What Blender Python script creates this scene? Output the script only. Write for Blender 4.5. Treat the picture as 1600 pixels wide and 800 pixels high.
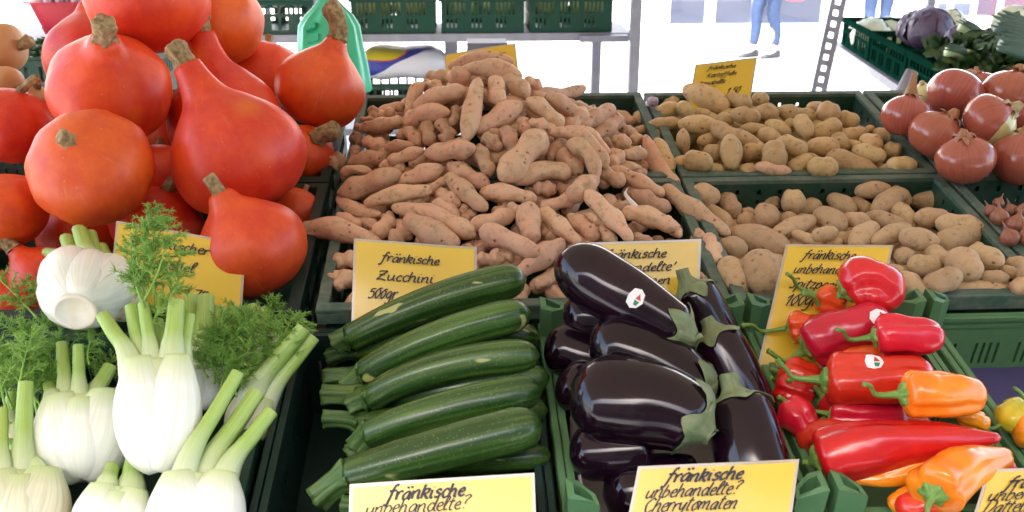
import bpy, math, random
import numpy as np
from mathutils import Vector, Matrix, noise as mn
random.seed(7); rng = np.random.RandomState(7)
for o in list(bpy.data.objects): bpy.data.objects.remove(o)
S = bpy.context.scene
COL = S.collection
R_ = math.radians
# ---------------------------------------------------------------- camera, sky, sun, exposure
F = 1500.0
cam_d = bpy.data.cameras.new('camera'); cam = bpy.data.objects.new('camera', cam_d); COL.objects.link(cam)
cam.location = (0, 0, 1.60); cam.rotation_euler = (R_(70), 0, R_(-3.2))
cam_d.sensor_width = 36; cam_d.lens = 36 * F / 1600; cam_d.clip_start = 0.05; cam_d.clip_end = 500
cam_d.dof.use_dof = True; cam_d.dof.focus_distance = 1.4; cam_d.dof.aperture_fstop = 9.0
S.camera = cam
SUN_EL, SUN_AZ = 52.0, 205.0            # azimuth clockwise from +Y: behind the viewer, a little to the left
w = bpy.data.worlds.new('World'); S.world = w; w.use_nodes = True
nt = w.node_tree; bg = nt.nodes['Background']
sky = nt.nodes.new('ShaderNodeTexSky'); sky.sky_type = 'NISHITA'; sky.sun_disc = False
sky.sun_elevation = R_(SUN_EL); sky.sun_rotation = R_(SUN_AZ); sky.air_density = 1.0; sky.dust_density = 2.5
nt.links.new(sky.outputs[0], bg.inputs[0]); bg.inputs[1].default_value = 0.15
sd = bpy.data.lights.new('sun', 'SUN'); sun = bpy.data.objects.new('sun', sd); COL.objects.link(sun)
sd.energy = 4.0; sd.angle = R_(0.5); sd.color = (1.0, 0.95, 0.88)
_az = R_(SUN_AZ); _el = R_(SUN_EL)
_sv = Vector((math.sin(_az) * math.cos(_el), math.cos(_az) * math.cos(_el), math.sin(_el)))
sun.rotation_euler = _sv.to_track_quat('Z', 'Y').to_euler(); sun.location = (0, -5, 12)
S.view_settings.view_transform = 'Standard'; S.view_settings.look = 'None'
S.view_settings.exposure = 2.5; S.view_settings.gamma = 1.0

# ---------------------------------------------------------------- where a pixel of the photograph lies
P, YW, TL = R_(20), R_(3.2), R_(11.8)
CAM = np.array([0, 0, 1.60])
_Rz = np.array([[math.cos(YW), math.sin(YW), 0], [-math.sin(YW), math.cos(YW), 0], [0, 0, 1]])
FW = _Rz @ np.array([0, math.cos(P), -math.sin(P)]); UP = _Rz @ np.array([0, math.sin(P), math.cos(P)]); RT = _Rz @ np.array([1., 0, 0])
ORG = np.array([0, 1.237, 1.073])                      # front edge of the rear crates' rims
EU = np.array([1., 0, 0]); EV = np.array([0, math.cos(TL), math.sin(TL)]); EN = np.array([0, -math.sin(TL), math.cos(TL)])
def ray(x, y): return FW + RT * ((x - 800) / F) - UP * ((y - 400) / F)
def W(x, y, z): return CAM + ray(x, y) * z
def D(u, v, h): return ORG + EU * u + EV * v + EN * h   # the tilted display: across, up the slope, off the slope
def uvh(p): q = p - ORG; return q @ EU, q @ EV, q @ EN
def nrm(v): v = np.asarray(v, float); return v / max(1e-9, np.linalg.norm(v))

# ---------------------------------------------------------------- mesh helpers
class MB:
    def __init__(s): s.v = []; s.f = []; s.uv = []; s.m = []
    def quad(s, pts, mi=0, uv=None):
        b = len(s.v); s.v += [tuple(p) for p in pts]; s.f.append(tuple(range(b, b + len(pts))))
        s.uv.append(uv or [(0, 0)] * len(pts)); s.m.append(mi)
    def box(s, lo, hi, fr=None, mi=0):
        fr = fr or (lambda a, b, c: np.array([a, b, c]))
        b = len(s.v)
        for k in range(8): s.v.append(tuple(fr(hi[0] if k & 1 else lo[0], hi[1] if k & 2 else lo[1], hi[2] if k & 4 else lo[2])))
        for q in ((0, 2, 3, 1), (4, 5, 7, 6), (0, 1, 5, 4), (2, 6, 7, 3), (0, 4, 6, 2), (1, 3, 7, 5)):
            s.f.append(tuple(b + i for i in q)); s.uv.append([(0, 0)] * 4); s.m.append(mi)
    def loft(s, rings, cap0=True, cap1=True, mi=0, closed=True, vs=None):
        n = len(rings); k = len(rings[0]); b = len(s.v)
        for r in rings: s.v += [tuple(p) for p in r]
        kk = k if closed else k - 1
        for i in range(n - 1):
            a0 = vs[i] if vs is not None else i / (n - 1); a1 = vs[i + 1] if vs is not None else (i + 1) / (n - 1)
            for j in range(kk):
                j2 = (j + 1) % k
                s.f.append((b + i * k + j, b + i * k + j2, b + (i + 1) * k + j2, b + (i + 1) * k + j))
                s.uv.append([(j / kk, a0), ((j + 1) / kk, a0), ((j + 1) / kk, a1), (j / kk, a1)]); s.m.append(mi)
        for cap, i in ((cap0, 0), (cap1, n - 1)):
            if cap:
                c = len(s.v); s.v.append(tuple(np.mean(np.array(rings[i]), axis=0)))
                av = 0.0 if i == 0 else 1.0
                for j in range(kk):
                    j2 = (j + 1) % k
                    t = (c, b + i * k + j2, b + i * k + j) if i == 0 else (c, b + i * k + j, b + i * k + j2)
                    s.f.append(t); s.uv.append([(.5, av), (j / kk, av), (j / kk, av)]); s.m.append(mi)
    def tube(s, pts, rad, seg=8, mi=0, sq=(1, 1), n0=None, rf=None, cap=True):
        s.loft(Sweep(pts, rad, seg=seg, sq=sq, n0=n0, rf=rf).rings(), cap, cap, mi)
    def build(s, name, mat, parent=None, origin=None, smooth=True, angle=None):
        if origin is None: origin = np.zeros(3)
        if parent is not None and parent.get('_o') is not None: origin = np.array(parent['_o'])
        elif parent is not None and ORIG.get(parent.name) is not None: origin = ORIG[parent.name]
        me = bpy.data.meshes.new(name); va = np.array(s.v, float) - np.asarray(origin, float)
        me.from_pydata([tuple(p) for p in va], [], s.f)
        ul = me.uv_layers.new(name='UVMap'); flat = np.array([c for f in s.uv for c in f], dtype=np.float32).ravel()
        ul.data.foreach_set('uv', flat)
        for m in (mat if isinstance(mat, (list, tuple)) else [mat]): me.materials.append(m)
        me.polygons.foreach_set('material_index', s.m)
        me.polygons.foreach_set('use_smooth', [smooth] * len(s.f))
        me.update()
        if smooth and angle: 
            try: me.set_sharp_from_angle(angle=R_(angle))
            except Exception: pass
        o = bpy.data.objects.new(name, me); COL.objects.link(o)
        if parent is not None: o.parent = parent; ORIG[o.name] = origin
        else: o.location = origin; ORIG[o.name] = np.asarray(origin, float)
        return o
ORIG = {}
def bez(pts, n=16):
    pts = [np.asarray(p, float) for p in pts]; t = np.linspace(0, 1, n)[:, None]
    if len(pts) == 2: return pts[0] * (1 - t) + pts[1] * t
    if len(pts) == 3:                                   # curve THROUGH the middle point
        c = 2 * pts[1] - .5 * (pts[0] + pts[2]); return pts[0] * (1 - t) ** 2 + c * 2 * t * (1 - t) + pts[2] * t ** 2
    return cr(pts, n)
def cr(pts, n=24):
    pts = [np.asarray(p, float) for p in pts]; q = [2 * pts[0] - pts[1]] + pts + [2 * pts[-1] - pts[-2]]; out = []
    m = len(pts) - 1
    for x in np.linspace(0, m - 1e-6, n):
        i = int(x); f = x - i; a, b, c, d = q[i:i + 4]
        out.append(.5 * (2 * b + (c - a) * f + (2 * a - 5 * b + 4 * c - d) * f * f + (3 * b - a - 3 * c + d) * f ** 3))
    return np.array(out)
class Sweep:
    def __init__(s, pts, rad, seg=16, sq=(1, 1), n0=None, rf=None):
        s.p = np.asarray(pts, float); n = len(s.p); s.n = n; s.seg = seg; s.sq = sq; s.rf = rf
        s.r = np.full(n, rad, float) if np.isscalar(rad) else np.asarray(rad, float)
        T = np.gradient(s.p, axis=0); s.T = T / np.maximum(np.linalg.norm(T, axis=1), 1e-9)[:, None]
        if n0 is None: n0 = np.array([0, 0, 1.]) if abs(s.T[0][2]) < .9 else np.array([1., 0, 0])
        N = []; c = np.asarray(n0, float)
        for i in range(n):
            c = nrm(c - s.T[i] * (c @ s.T[i])); N.append(c)
        s.N = np.array(N); s.B = np.cross(s.T, s.N)
    def surf(s, t, th, off=0.0):
        x = min(max(t, 0), 1) * (s.n - 1); i = min(int(x), s.n - 2); f = x - i
        L = lambda a: a[i] * (1 - f) + a[i + 1] * f
        r = L(s.r) * (s.rf(t, th) if s.rf else 1) + off
        return L(s.p) + L(s.N) * (r * math.cos(th) * s.sq[0]) + L(s.B) * (r * math.sin(th) * s.sq[1])
    def rings(s):
        out = []
        for i in range(s.n):
            t = i / (s.n - 1)
            out.append([s.p[i] + s.N[i] * (s.r[i] * (s.rf(t, th) if s.rf else 1) * math.cos(th) * s.sq[0]) + s.B[i] * (s.r[i] * (s.rf(t, th) if s.rf else 1) * math.sin(th) * s.sq[1])
                        for th in np.arange(s.seg) * 2 * math.pi / s.seg])
        return out
def prof(ctrl, n):                                       # smooth (t, value) profile
    ctrl = sorted(ctrl); xs = [c[0] for c in ctrl]; ys = [c[1] for c in ctrl]
    t = np.linspace(0, 1, n); out = []
    pp = cr([np.array([a, b]) for a, b in ctrl], 200)
    return np.interp(t, pp[:, 0], pp[:, 1])
def tag(o, label, cat, group=None, kind=None):
    if label: o['label'] = label
    if cat: o['category'] = cat
    if group: o['group'] = group
    if kind: o['kind'] = kind
    return o
def thing(name, label, cat, origin, group=None):
    o = bpy.data.objects.new(name, None); COL.objects.link(o); o.location = tuple(origin); o.empty_display_size = .05
    ORIG[o.name] = np.asarray(origin, float)
    return tag(o, label, cat, group)

# ---------------------------------------------------------------- materials
def newmat(name):
    m = bpy.data.materials.new(name); m.use_nodes = True; t = m.node_tree; t.nodes.clear()
    out = t.nodes.new('ShaderNodeOutputMaterial'); b = t.nodes.new('ShaderNodeBsdfPrincipled')
    t.links.new(b.outputs[0], out.inputs[0]); return m, t, b
def nd(t, typ, **kw):
    n = t.nodes.new(typ)
    for k, v in kw.items():
        if k in n.inputs: n.inputs[k].default_value = v
        else: setattr(n, k, v)
    return n
def noise_(t, vec, scale, detail=3, rough=.55):
    n = nd(t, 'ShaderNodeTexNoise', Scale=scale, Detail=detail, Roughness=rough)
    if vec is not None: t.links.new(vec, n.inputs['Vector'])
    return n.outputs['Fac']
def ramp(t, fac, a, b, ca=(0, 0, 0, 1), cb=(1, 1, 1, 1)):
    r = t.nodes.new('ShaderNodeValToRGB'); r.color_ramp.elements[0].position = a; r.color_ramp.elements[1].position = b
    r.color_ramp.elements[0].color = ca; r.color_ramp.elements[1].color = cb; t.links.new(fac, r.inputs[0]); return r.outputs[0]
def mix(t, fac, a, b, mode='MIX'):
    m = t.nodes.new('ShaderNodeMix'); m.data_type = 'RGBA'; m.blend_type = mode
    for i, x in ((0, fac), (6, a), (7, b)):
        if hasattr(x, 'is_linked') or hasattr(x, 'links'): t.links.new(x, m.inputs[i])
        else: m.inputs[i].default_value = x if i == 0 else (tuple(x) + (1,) if len(x) == 3 else x)
    return m.outputs[2]
def ocoord(t, rand=True):
    tc = t.nodes.new('ShaderNodeTexCoord'); oi = t.nodes.new('ShaderNodeObjectInfo')
    if not rand: return tc.outputs['Object'], oi.outputs['Random']
    a = nd(t, 'ShaderNodeVectorMath', operation='ADD'); sc = nd(t, 'ShaderNodeVectorMath', operation='SCALE'); sc.inputs[3].default_value = 37.0
    cb = t.nodes.new('ShaderNodeCombineXYZ')
    for i in range(3): t.links.new(oi.outputs['Random'], cb.inputs[i])
    t.links.new(cb.outputs[0], sc.inputs[0]); t.links.new(tc.outputs['Object'], a.inputs[0]); t.links.new(sc.outputs[0], a.inputs[1])
    return a.outputs[0], oi.outputs['Random']
def bump(t, b, h, strength, dist=.002):
    n = nd(t, 'ShaderNodeBump', Strength=strength, Distance=dist); t.links.new(h, n.inputs['Height']); t.links.new(n.outputs[0], b.inputs['Normal'])
def randval(t, col, rnd, lo=.85, hi=1.12):
    mr = t.nodes.new('ShaderNodeMapRange'); mr.inputs[3].default_value = lo; mr.inputs[4].default_value = hi; t.links.new(rnd, mr.inputs[0])
    hs = t.nodes.new('ShaderNodeHueSaturation'); t.links.new(col, hs.inputs['Color'])
    fr_ = nd(t, 'ShaderNodeMath', operation='MULTIPLY'); fr_.inputs[1].default_value = 7.31; fc_ = nd(t, 'ShaderNodeMath', operation='FRACT'); hm_ = t.nodes.new('ShaderNodeMapRange'); hm_.inputs[3].default_value = .493; hm_.inputs[4].default_value = .507
    t.links.new(rnd, fr_.inputs[0]); t.links.new(fr_.outputs[0], fc_.inputs[0]); t.links.new(fc_.outputs[0], hm_.inputs[0]); t.links.new(hm_.outputs[0], hs.inputs['Hue']); t.links.new(mr.outputs[0], hs.inputs['Value']); return hs.outputs[0]
def simple(name, c1, c2=None, scale=20, rough=.5, bs=0, bscale=200, coat=0, lo=.35, hi=.65, rand=0, spec=.5, sss=0, metal=0, trans=0):
    m, t, b = newmat(name); v, rnd = ocoord(t); c2 = c2 or tuple(x * .8 for x in c1)
    col = mix(t, ramp(t, noise_(t, v, scale, 4), lo, hi), c1, c2)
    if rand: col = randval(t, col, rnd, 1 - rand, 1 + rand)
    t.links.new(col, b.inputs['Base Color']); b.inputs['Roughness'].default_value = rough
    b.inputs['Coat Weight'].default_value = coat; b.inputs['Coat Roughness'].default_value = .08
    b.inputs['Specular IOR Level'].default_value = spec; b.inputs['Metallic'].default_value = metal
    if sss: b.inputs['Subsurface Weight'].default_value = sss; b.inputs['Subsurface Radius'].default_value = (.01, .006, .003); b.inputs['Subsurface Scale'].default_value = .6
    if bs: bump(t, b, noise_(t, v, bscale, 3), bs)
    return m
def potato_mat(name, c1, c2, c3, eye):
    m, t, b = newmat(name); v, rnd = ocoord(t)
    col = mix(t, ramp(t, noise_(t, v, 24, 5, .65), .38, .62), c1, c2)
    col = mix(t, ramp(t, noise_(t, v, 75, 6, .72), .52, .66), col, c3)
    vo = nd(t, 'ShaderNodeTexVoronoi', Scale=52.0); t.links.new(v, vo.inputs['Vector'])
    e = ramp(t, vo.outputs['Distance'], .07, .17, (1, 1, 1, 1), (0, 0, 0, 1)); ef = nd(t, 'ShaderNodeMath', operation='MULTIPLY'); ef.inputs[1].default_value = .75
    t.links.new(e, ef.inputs[0]); col = mix(t, ef.outputs[0], col, eye)
    col = randval(t, col, rnd, .82, 1.14)
    t.links.new(col, b.inputs['Base Color']); b.inputs['Roughness'].default_value = .62; b.inputs['Specular IOR Level'].default_value = .3
    hh = nd(t, 'ShaderNodeMath', operation='SUBTRACT'); t.links.new(noise_(t, v, 130, 5, .65), hh.inputs[0]); t.links.new(e, hh.inputs[1])
    bump(t, b, hh.outputs[0], .7, .0022); return m
M = {}
M['rosa'] = potato_mat('pink_potato_skin', (.63, .42, .26), (.66, .375, .245), (.42, .28, .145), (.18, .065, .04))
M['yellow_potato'] = potato_mat('yellow_potato_skin', (.58, .40, .19), (.63, .43, .205), (.41, .265, .12), (.17, .09, .04))
M['brown_potato'] = potato_mat('brown_potato_skin', (.52, .355, .195), (.57, .375, .205), (.37, .235, .125), (.14, .075, .035))
def pumpkin_mat():
    m, t, b = newmat('pumpkin_skin'); v, rnd = ocoord(t)
    tc = t.nodes.new('ShaderNodeTexCoord')
    col = mix(t, ramp(t, noise_(t, v, 13, 6, .7), .38, .62), (.66, .036, .013), (.80, .085, .014))
    big = ramp(t, noise_(t, v, 5.5, 2), .64, .80); col = mix(t, big, col, (.80, .21, .012))
    mp = nd(t, 'ShaderNodeMapping'); mp.inputs['Scale'].default_value = (26, 2.2, 1); t.links.new(tc.outputs['UV'], mp.inputs[0])
    ad = nd(t, 'ShaderNodeVectorMath', operation='ADD'); t.links.new(mp.outputs[0], ad.inputs[0]); t.links.new(v, ad.inputs[1])
    st = ramp(t, noise_(t, ad.outputs[0], 1.6, 4, .6), .62, .78); sf = nd(t, 'ShaderNodeMath', operation='MULTIPLY'); sf.inputs[1].default_value = .42
    t.links.new(st, sf.inputs[0]); col = mix(t, sf.outputs[0], col, (.85, .22, .09))
    vo = nd(t, 'ShaderNodeTexVoronoi', Scale=60.0); t.links.new(v, vo.inputs['Vector'])
    sp = ramp(t, vo.outputs['Distance'], .03, .10, (1, 1, 1, 1), (0, 0, 0, 1)); g = nd(t, 'ShaderNodeMath', operation='MULTIPLY'); g.inputs[1].default_value = .35
    t.links.new(sp, g.inputs[0]); col = mix(t, g.outputs[0], col, (.75, .45, .22))
    sc = ramp(t, noise_(t, v, 40, 5, .6), .70, .80); scm = nd(t, 'ShaderNodeMath', operation='MULTIPLY'); scm.inputs[1].default_value = .7; t.links.new(sc, scm.inputs[0]); col = mix(t, scm.outputs[0], col, (.55, .24, .10))
    hv = nd(t, 'ShaderNodeMapRange'); hv.inputs[3].default_value = .4985; hv.inputs[4].default_value = .508; t.links.new(rnd, hv.inputs[0]); hs_ = t.nodes.new('ShaderNodeHueSaturation'); t.links.new(hv.outputs[0], hs_.inputs['Hue']); t.links.new(col, hs_.inputs['Color'])
    t.links.new(randval(t, hs_.outputs[0], rnd, .90, 1.06), b.inputs['Base Color']); b.inputs['Roughness'].default_value = .44; b.inputs['Specular IOR Level'].default_value = .5; b.inputs['Coat Weight'].default_value = .0
    bump(t, b, noise_(t, ad.outputs[0], 2.0, 3), .12, .003); return m
M['pumpkin'] = pumpkin_mat()
M['butternut'] = simple('butternut_skin', (.62, .36, .16), (.55, .28, .11), 14, .5, .05, 80)
M['stem'] = simple('corky_stem', (.46, .33, .17), (.20, .13, .055), 110, .85, .9, 180)
def striped(name, ca, cb, sx, sy, lo, hi, rough, coat=0, cspot=None, spot=None, bs=.1, sss=0, grad=None, spec=.5, rand=.06):
    m, t, b = newmat(name); v, rnd = ocoord(t); tc = t.nodes.new('ShaderNodeTexCoord')
    # around-the-body coordinate made seamless by cos/sin of u
    sep = t.nodes.new('ShaderNodeSeparateXYZ'); t.links.new(tc.outputs['UV'], sep.inputs[0])
    a = nd(t, 'ShaderNodeMath', operation='MULTIPLY'); a.inputs[1].default_value = 2 * math.pi; t.links.new(sep.outputs[0], a.inputs[0])
    c = nd(t, 'ShaderNodeMath', operation='COSINE'); s_ = nd(t, 'ShaderNodeMath', operation='SINE'); t.links.new(a.outputs[0], c.inputs[0]); t.links.new(a.outputs[0], s_.inputs[0])
    cx = nd(t, 'ShaderNodeMath', operation='MULTIPLY'); cy = nd(t, 'ShaderNodeMath', operation='MULTIPLY'); cz = nd(t, 'ShaderNodeMath', operation='MULTIPLY_ADD')
    for n_, k_ in ((cx, sx), (cy, sx), (cz, sy)): n_.inputs[1].default_value = k_
    t.links.new(c.outputs[0], cx.inputs[0]); t.links.new(s_.outputs[0], cy.inputs[0]); t.links.new(sep.outputs[1], cz.inputs[0])
    rr = nd(t, 'ShaderNodeMath', operation='MULTIPLY'); rr.inputs[1].default_value = 50; t.links.new(rnd, rr.inputs[0]); t.links.new(rr.outputs[0], cz.inputs[2])
    cb_ = t.nodes.new('ShaderNodeCombineXYZ'); t.links.new(cx.outputs[0], cb_.inputs[0]); t.links.new(cy.outputs[0], cb_.inputs[1]); t.links.new(cz.outputs[0], cb_.inputs[2])
    n = noise_(t, cb_.outputs[0], 1.0, 4, .6)
    col = mix(t, ramp(t, n, lo, hi), ca, cb)
    if spot:
        vo = nd(t, 'ShaderNodeTexVoronoi', Scale=spot[0]); t.links.new(v, vo.inputs['Vector'])
        f = ramp(t, vo.outputs['Distance'], spot[1], spot[2], (1, 1, 1, 1), (0, 0, 0, 1)); g = nd(t, 'ShaderNodeMath', operation='MULTIPLY'); g.inputs[1].default_value = spot[3]
        t.links.new(f, g.inputs[0]); col = mix(t, g.outputs[0], col, cspot)
    if grad: col = mix(t, ramp(t, sep.outputs[1], grad[0], grad[1]), col, grad[2])
    col = randval(t, col, rnd, 1 - rand, 1 + rand)
    t.links.new(col, b.inputs['Base Color']); b.inputs['Roughness'].default_value = rough; b.inputs['Coat Weight'].default_value = coat; b.inputs['Coat Roughness'].default_value = .07
    b.inputs['Specular IOR Level'].default_value = spec
    if sss: b.inputs['Subsurface Weight'].default_value = sss; b.inputs['Subsurface Radius'].default_value = (.012, .01, .005); b.inputs['Subsurface Scale'].default_value = .5
    if bs: bump(t, b, n, bs, .002)
    return m, t, b, col, v
def zucchini_mat():
    m, t, b, col, v = striped('courgette_skin', (.015, .056, .009), (.095, .185, .028), 3.4, 1.0, .42, .72, .34, .25, (.26, .36, .10), (230.0, .10, .28, .34), .06)
    sc = nd(t, 'ShaderNodeMapping'); sc.inputs['Scale'].default_value = (16, 70, 30); sc.inputs['Rotation'].default_value = (.4, .3, .9); t.links.new(v, sc.inputs[0])
    f = ramp(t, noise_(t, sc.outputs[0], 1.0, 2, .3), .705, .725)
    col2 = mix(t, f, col, (.42, .44, .16)); t.links.new(col2, b.inputs['Base Color']); return m
M['zucchini'] = zucchini_mat()
M['zucchini_stem'] = striped('courgette_stem', (.035, .10, .022), (.11, .20, .05), 3.0, 1.0, .4, .62, .5, bs=.5)[0]
M['eggplant'] = simple('aubergine_skin', (.014, .003, .010), (.006, .002, .006), 12, .12, 0, 1, .2, spec=.35, rand=.2)
M['calyx'] = striped('aubergine_calyx', (.12, .18, .07), (.22, .25, .13), 3, 2, .35, .65, .6, bs=.4, cspot=(.35, .25, .12), spot=(90., .05, .2, .4))[0]
M['red_pepper'] = simple('red_pepper_skin', (.62, .012, .014), (.52, .006, .012), 18, .25, .10, 45, .3, rand=.08)
M['orange_pepper'] = simple('orange_pepper_skin', (.85, .17, .008), (.86, .26, .010), 16, .25, .10, 45, .3)
M['amber_pepper'] = simple('amber_pepper_skin', (.84, .33, .010), (.80, .24, .008), 16, .25, .10, 45, .3)
M['redorange_pepper'] = simple('turning_pepper_skin', (.66, .025, .012), (.80, .13, .012), 22, .25, .10, 45, .3)
M['yellow_pepper'] = simple('yellow_pepper_skin', (.75, .50, .02), (.45, .45, .03), 18, .22, .03, 60, .4)
M['pepper_stem'] = striped('pepper_stem', (.09, .22, .03), (.22, .36, .08), 3, 2, .38, .64, .45, bs=.3)[0]
M['fennel'] = striped('fennel_bulb', (.86, .875, .79), (.72, .76, .56), 11.0, .5, .42, .78, .36, .1, bs=.28, sss=.12, grad=(.72, 1.0, (.52, .63, .28)), rand=.03)[0]
M['fennel_tan'] = striped('fennel_bulb_weathered', (.74, .71, .52), (.55, .53, .32), 11.0, .5, .36, .70, .4, .08, bs=.35, sss=.1, grad=(.72, 1.0, (.46, .55, .22)), rand=.03)[0]
M['stalk'] = striped('fennel_stalk', (.40, .55, .13), (.50, .64, .21), 5.0, .6, .35, .65, .4, .08, bs=.3, grad=None)[0]
def stalk_grad():
    m, t, b, col, v = striped('fennel_stalk_blanched', (.29, .46, .08), (.41, .56, .15), 8.0, .6, .35, .65, .38, .1, bs=.3)
    tc = t.nodes.new('ShaderNodeTexCoord'); sp = t.nodes.new('ShaderNodeSeparateXYZ'); t.links.new(tc.outputs['UV'], sp.inputs[0])
    t.links.new(mix(t, ramp(t, sp.outputs[1], .05, .55), (.80, .82, .64), col), b.inputs['Base Color']); return m
M['stalk'] = stalk_grad()
M['cut'] = simple('stalk_cut_end', (.70, .72, .48), (.60, .64, .36), 120, .5)
M['root'] = simple('fennel_root_disc', (.86, .85, .76), (.76, .70, .54), 40, .5, .3, 120)
M['frond'] = simple('fennel_frond', (.17, .36, .045), (.27, .46, .08), 40, .55)
M['onion'] = striped('onion_skin', (.46, .120, .075), (.37, .088, .058), 13.0, .6, .35, .68, .22, .5, bs=.05, cspot=(.6, .3, .15), spot=(40., .02, .06, .3))[0]
M['onion_flesh'] = striped('onion_flesh', (.68, .66, .32), (.62, .60, .28), 6, .6, .4, .6, .3, .2, bs=.1)[0]
M['onion_neck'] = striped('dry_onion_neck', (.50, .26, .13), (.36, .17, .09), 5, 1, .35, .65, .6, bs=.5)[0]
M['onion_pale'] = simple('pale_onion_neck', (.62, .50, .28), (.42, .32, .17), 90, .6, .4)
M['shallot'] = striped('shallot_skin', (.36, .15, .075), (.24, .085, .05), 6, .8, .38, .65, .35, .1, bs=.1)[0]
def plastic(name, c, dust, dirt=.5, rough=.45):
    m, t, b = newmat(name); v, rnd = ocoord(t)
    g = t.nodes.new('ShaderNodeNewGeometry'); sp = t.nodes.new('ShaderNodeSeparateXYZ'); t.links.new(g.outputs['Normal'], sp.inputs[0])
    n = noise_(t, v, 26, 6, .7); r = ramp(t, n, .38, .75); k = nd(t, 'ShaderNodeMath', operation='MULTIPLY'); k.inputs[1].default_value = dirt; t.links.new(r, k.inputs[0])
    col = mix(t, k.outputs[0], c, dust); col = randval(t, col, rnd, .92, 1.06)
    t.links.new(col, b.inputs['Base Color']); b.inputs['Roughness'].default_value = rough; b.inputs['Specular IOR Level'].default_value = .3; bump(t, b, noise_(t, v, 90, 3), .12, .0015); return m
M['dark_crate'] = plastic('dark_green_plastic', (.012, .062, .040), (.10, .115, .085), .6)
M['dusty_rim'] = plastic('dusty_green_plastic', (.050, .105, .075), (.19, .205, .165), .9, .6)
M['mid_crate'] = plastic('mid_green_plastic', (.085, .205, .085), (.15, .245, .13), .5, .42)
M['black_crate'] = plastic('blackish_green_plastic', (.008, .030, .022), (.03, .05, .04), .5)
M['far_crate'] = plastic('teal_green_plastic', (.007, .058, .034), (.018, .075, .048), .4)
M['shade_crate'] = plastic('shaded_green_plastic', (.004, .034, .020), (.008, .040, .026), .4, .9); M['shade_crate'].node_tree.nodes['Principled BSDF'].inputs['Specular IOR Level'].default_value = 0.0  # darker, glossless copy of the far crate green, shade put into the colour
M['purple'] = simple('violet_tray', (.075, .062, .17), (.06, .05, .14), 30, .5, .05)
M['liner'] = simple('grey_paper', (.62, .57, .57), (.54, .49, .50), 30, .8, .3, 60)
M['card'] = simple('yellow_card', (.76, .50, .028), (.71, .465, .024), 8, .32, 0, 1, .35)
M['laminate'] = simple('laminate_edge', (.52, .44, .32), (.46, .38, .28), 20, .2, 0, 1, .5)
M['ink'] = simple('black_ink', (.012, .010, .012), (.02, .018, .02), 50, .45)
M['white'] = simple('white_paper', (.80, .80, .78), (.76, .76, .74), 30, .4)
M['sred'] = simple('sticker_red', (.60, .03, .04), None, 30, .4); M['sgreen'] = simple('sticker_green', (.03, .22, .08), None, 30, .4)
M['steel'] = simple('galvanised_steel', (.34, .34, .40), (.27, .27, .33), 30, .5, .05, 100, metal=.4)
M['greymetal'] = simple('grey_painted_steel', (.36, .36, .40), (.30, .30, .34), 20, .5, metal=.2)
M['wood'] = simple('worn_table_board', (.22, .16, .10), (.15, .11, .07), 12, .7, .2, 60)
M['scrap'] = simple('dry_garlic_skin', (.78, .74, .66), (.70, .62, .55), 60, .45, .3, 120)

# ---------------------------------------------------------------- structure: ground, street front, canopy
def structure(name, mb, mat, smooth=False): o = mb.build(name, mat, smooth=smooth); o['kind'] = 'structure'; return o
def pave_mat():
    m, t, b = newmat('pale_concrete_paving'); tc = t.nodes.new('ShaderNodeTexCoord')
    br = nd(t, 'ShaderNodeTexBrick', Scale=1.0); br.inputs['Color1'].default_value = (.50, .49, .47, 1); br.inputs['Color2'].default_value = (.44, .43, .42, 1); br.inputs['Mortar'].default_value = (.27, .26, .25, 1)
    br.inputs['Mortar Size'].default_value = .012; br.inputs['Brick Width'].default_value = .4; br.inputs['Row Height'].default_value = .4; t.links.new(tc.outputs['Object'], br.inputs[0])
    n = noise_(t, tc.outputs['Object'], 3, 6); col = mix(t, ramp(t, n, .3, .75), br.outputs[0], (.40, .39, .37)); t.links.new(col, b.inputs[0]); b.inputs['Roughness'].default_value = .8
    bump(t, b, noise_(t, tc.outputs['Object'], 60, 4), .3, .004); return m
g = MB(); g.quad([(-200, -200, 0), (200, -200, 0), (200, 200, 0), (-200, 200, 0)]); structure('ground', g, pave_mat())
# street front beyond the stall: pale wall with a glazed shop entrance
FY = 13.1
M['render_wall'] = simple('pale_rendered_wall', (.74, .73, .70), (.68, .67, .65), 4, .85, .2, 40)
M['pane_frame'] = simple('white_door_frame', (.74, .76, .80), None, 10, .4)
M['blue_frame'] = simple('pale_blue_frame', (.52, .62, .76), None, 10, .4)
M['shopfloor'] = simple('grey_shop_floor', (.055, .065, .09), (.045, .05, .075), 6, .4)
M['shopwall'] = simple('shop_inside_wall', (.20, .15, .14), (.16, .12, .12), 4, .8)
M['redpaint'] = simple('red_paint', (.62, .03, .035), None, 10, .45)
m_, t_, b_ = newmat('shop_glass'); b_.inputs['Base Color'].default_value = (.07, .085, .13, 1); b_.inputs['Roughness'].default_value = .02; b_.inputs['Transmission Weight'].default_value = 0
b_.inputs['Alpha'].default_value = .45; b_.inputs['Specular IOR Level'].default_value = .5; M['glass'] = m_
sf = thing('shop_building', 'pale shop building with glazed entrance doors across the sunny street', 'shop', (0, FY, 0))
mb = MB()
X0, X1, ZT = 2.80, 5.02, 2.6
mb.box((-16, FY, 0), (X0, FY + .3, 5)); mb.box((X1, FY, 0), (6.5, FY + .3, 5)); mb.box((6.5, FY, 0), (9.6, FY + .3, .18)); mb.box((6.5, FY, 2.6), (9.6, FY + .3, 5)); mb.box((9.6, FY, 0), (18, FY + .3, 5))
mb.box((X0, FY, ZT), (X1, FY + .3, 5)); mb.build('wall', M['render_wall'], sf, smooth=False)
mb = MB(); mb.box((X0, FY + .35, .004), (X1, FY + 4, .05)); mb.build('entrance_floor', M['shopfloor'], sf, smooth=False)
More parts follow.
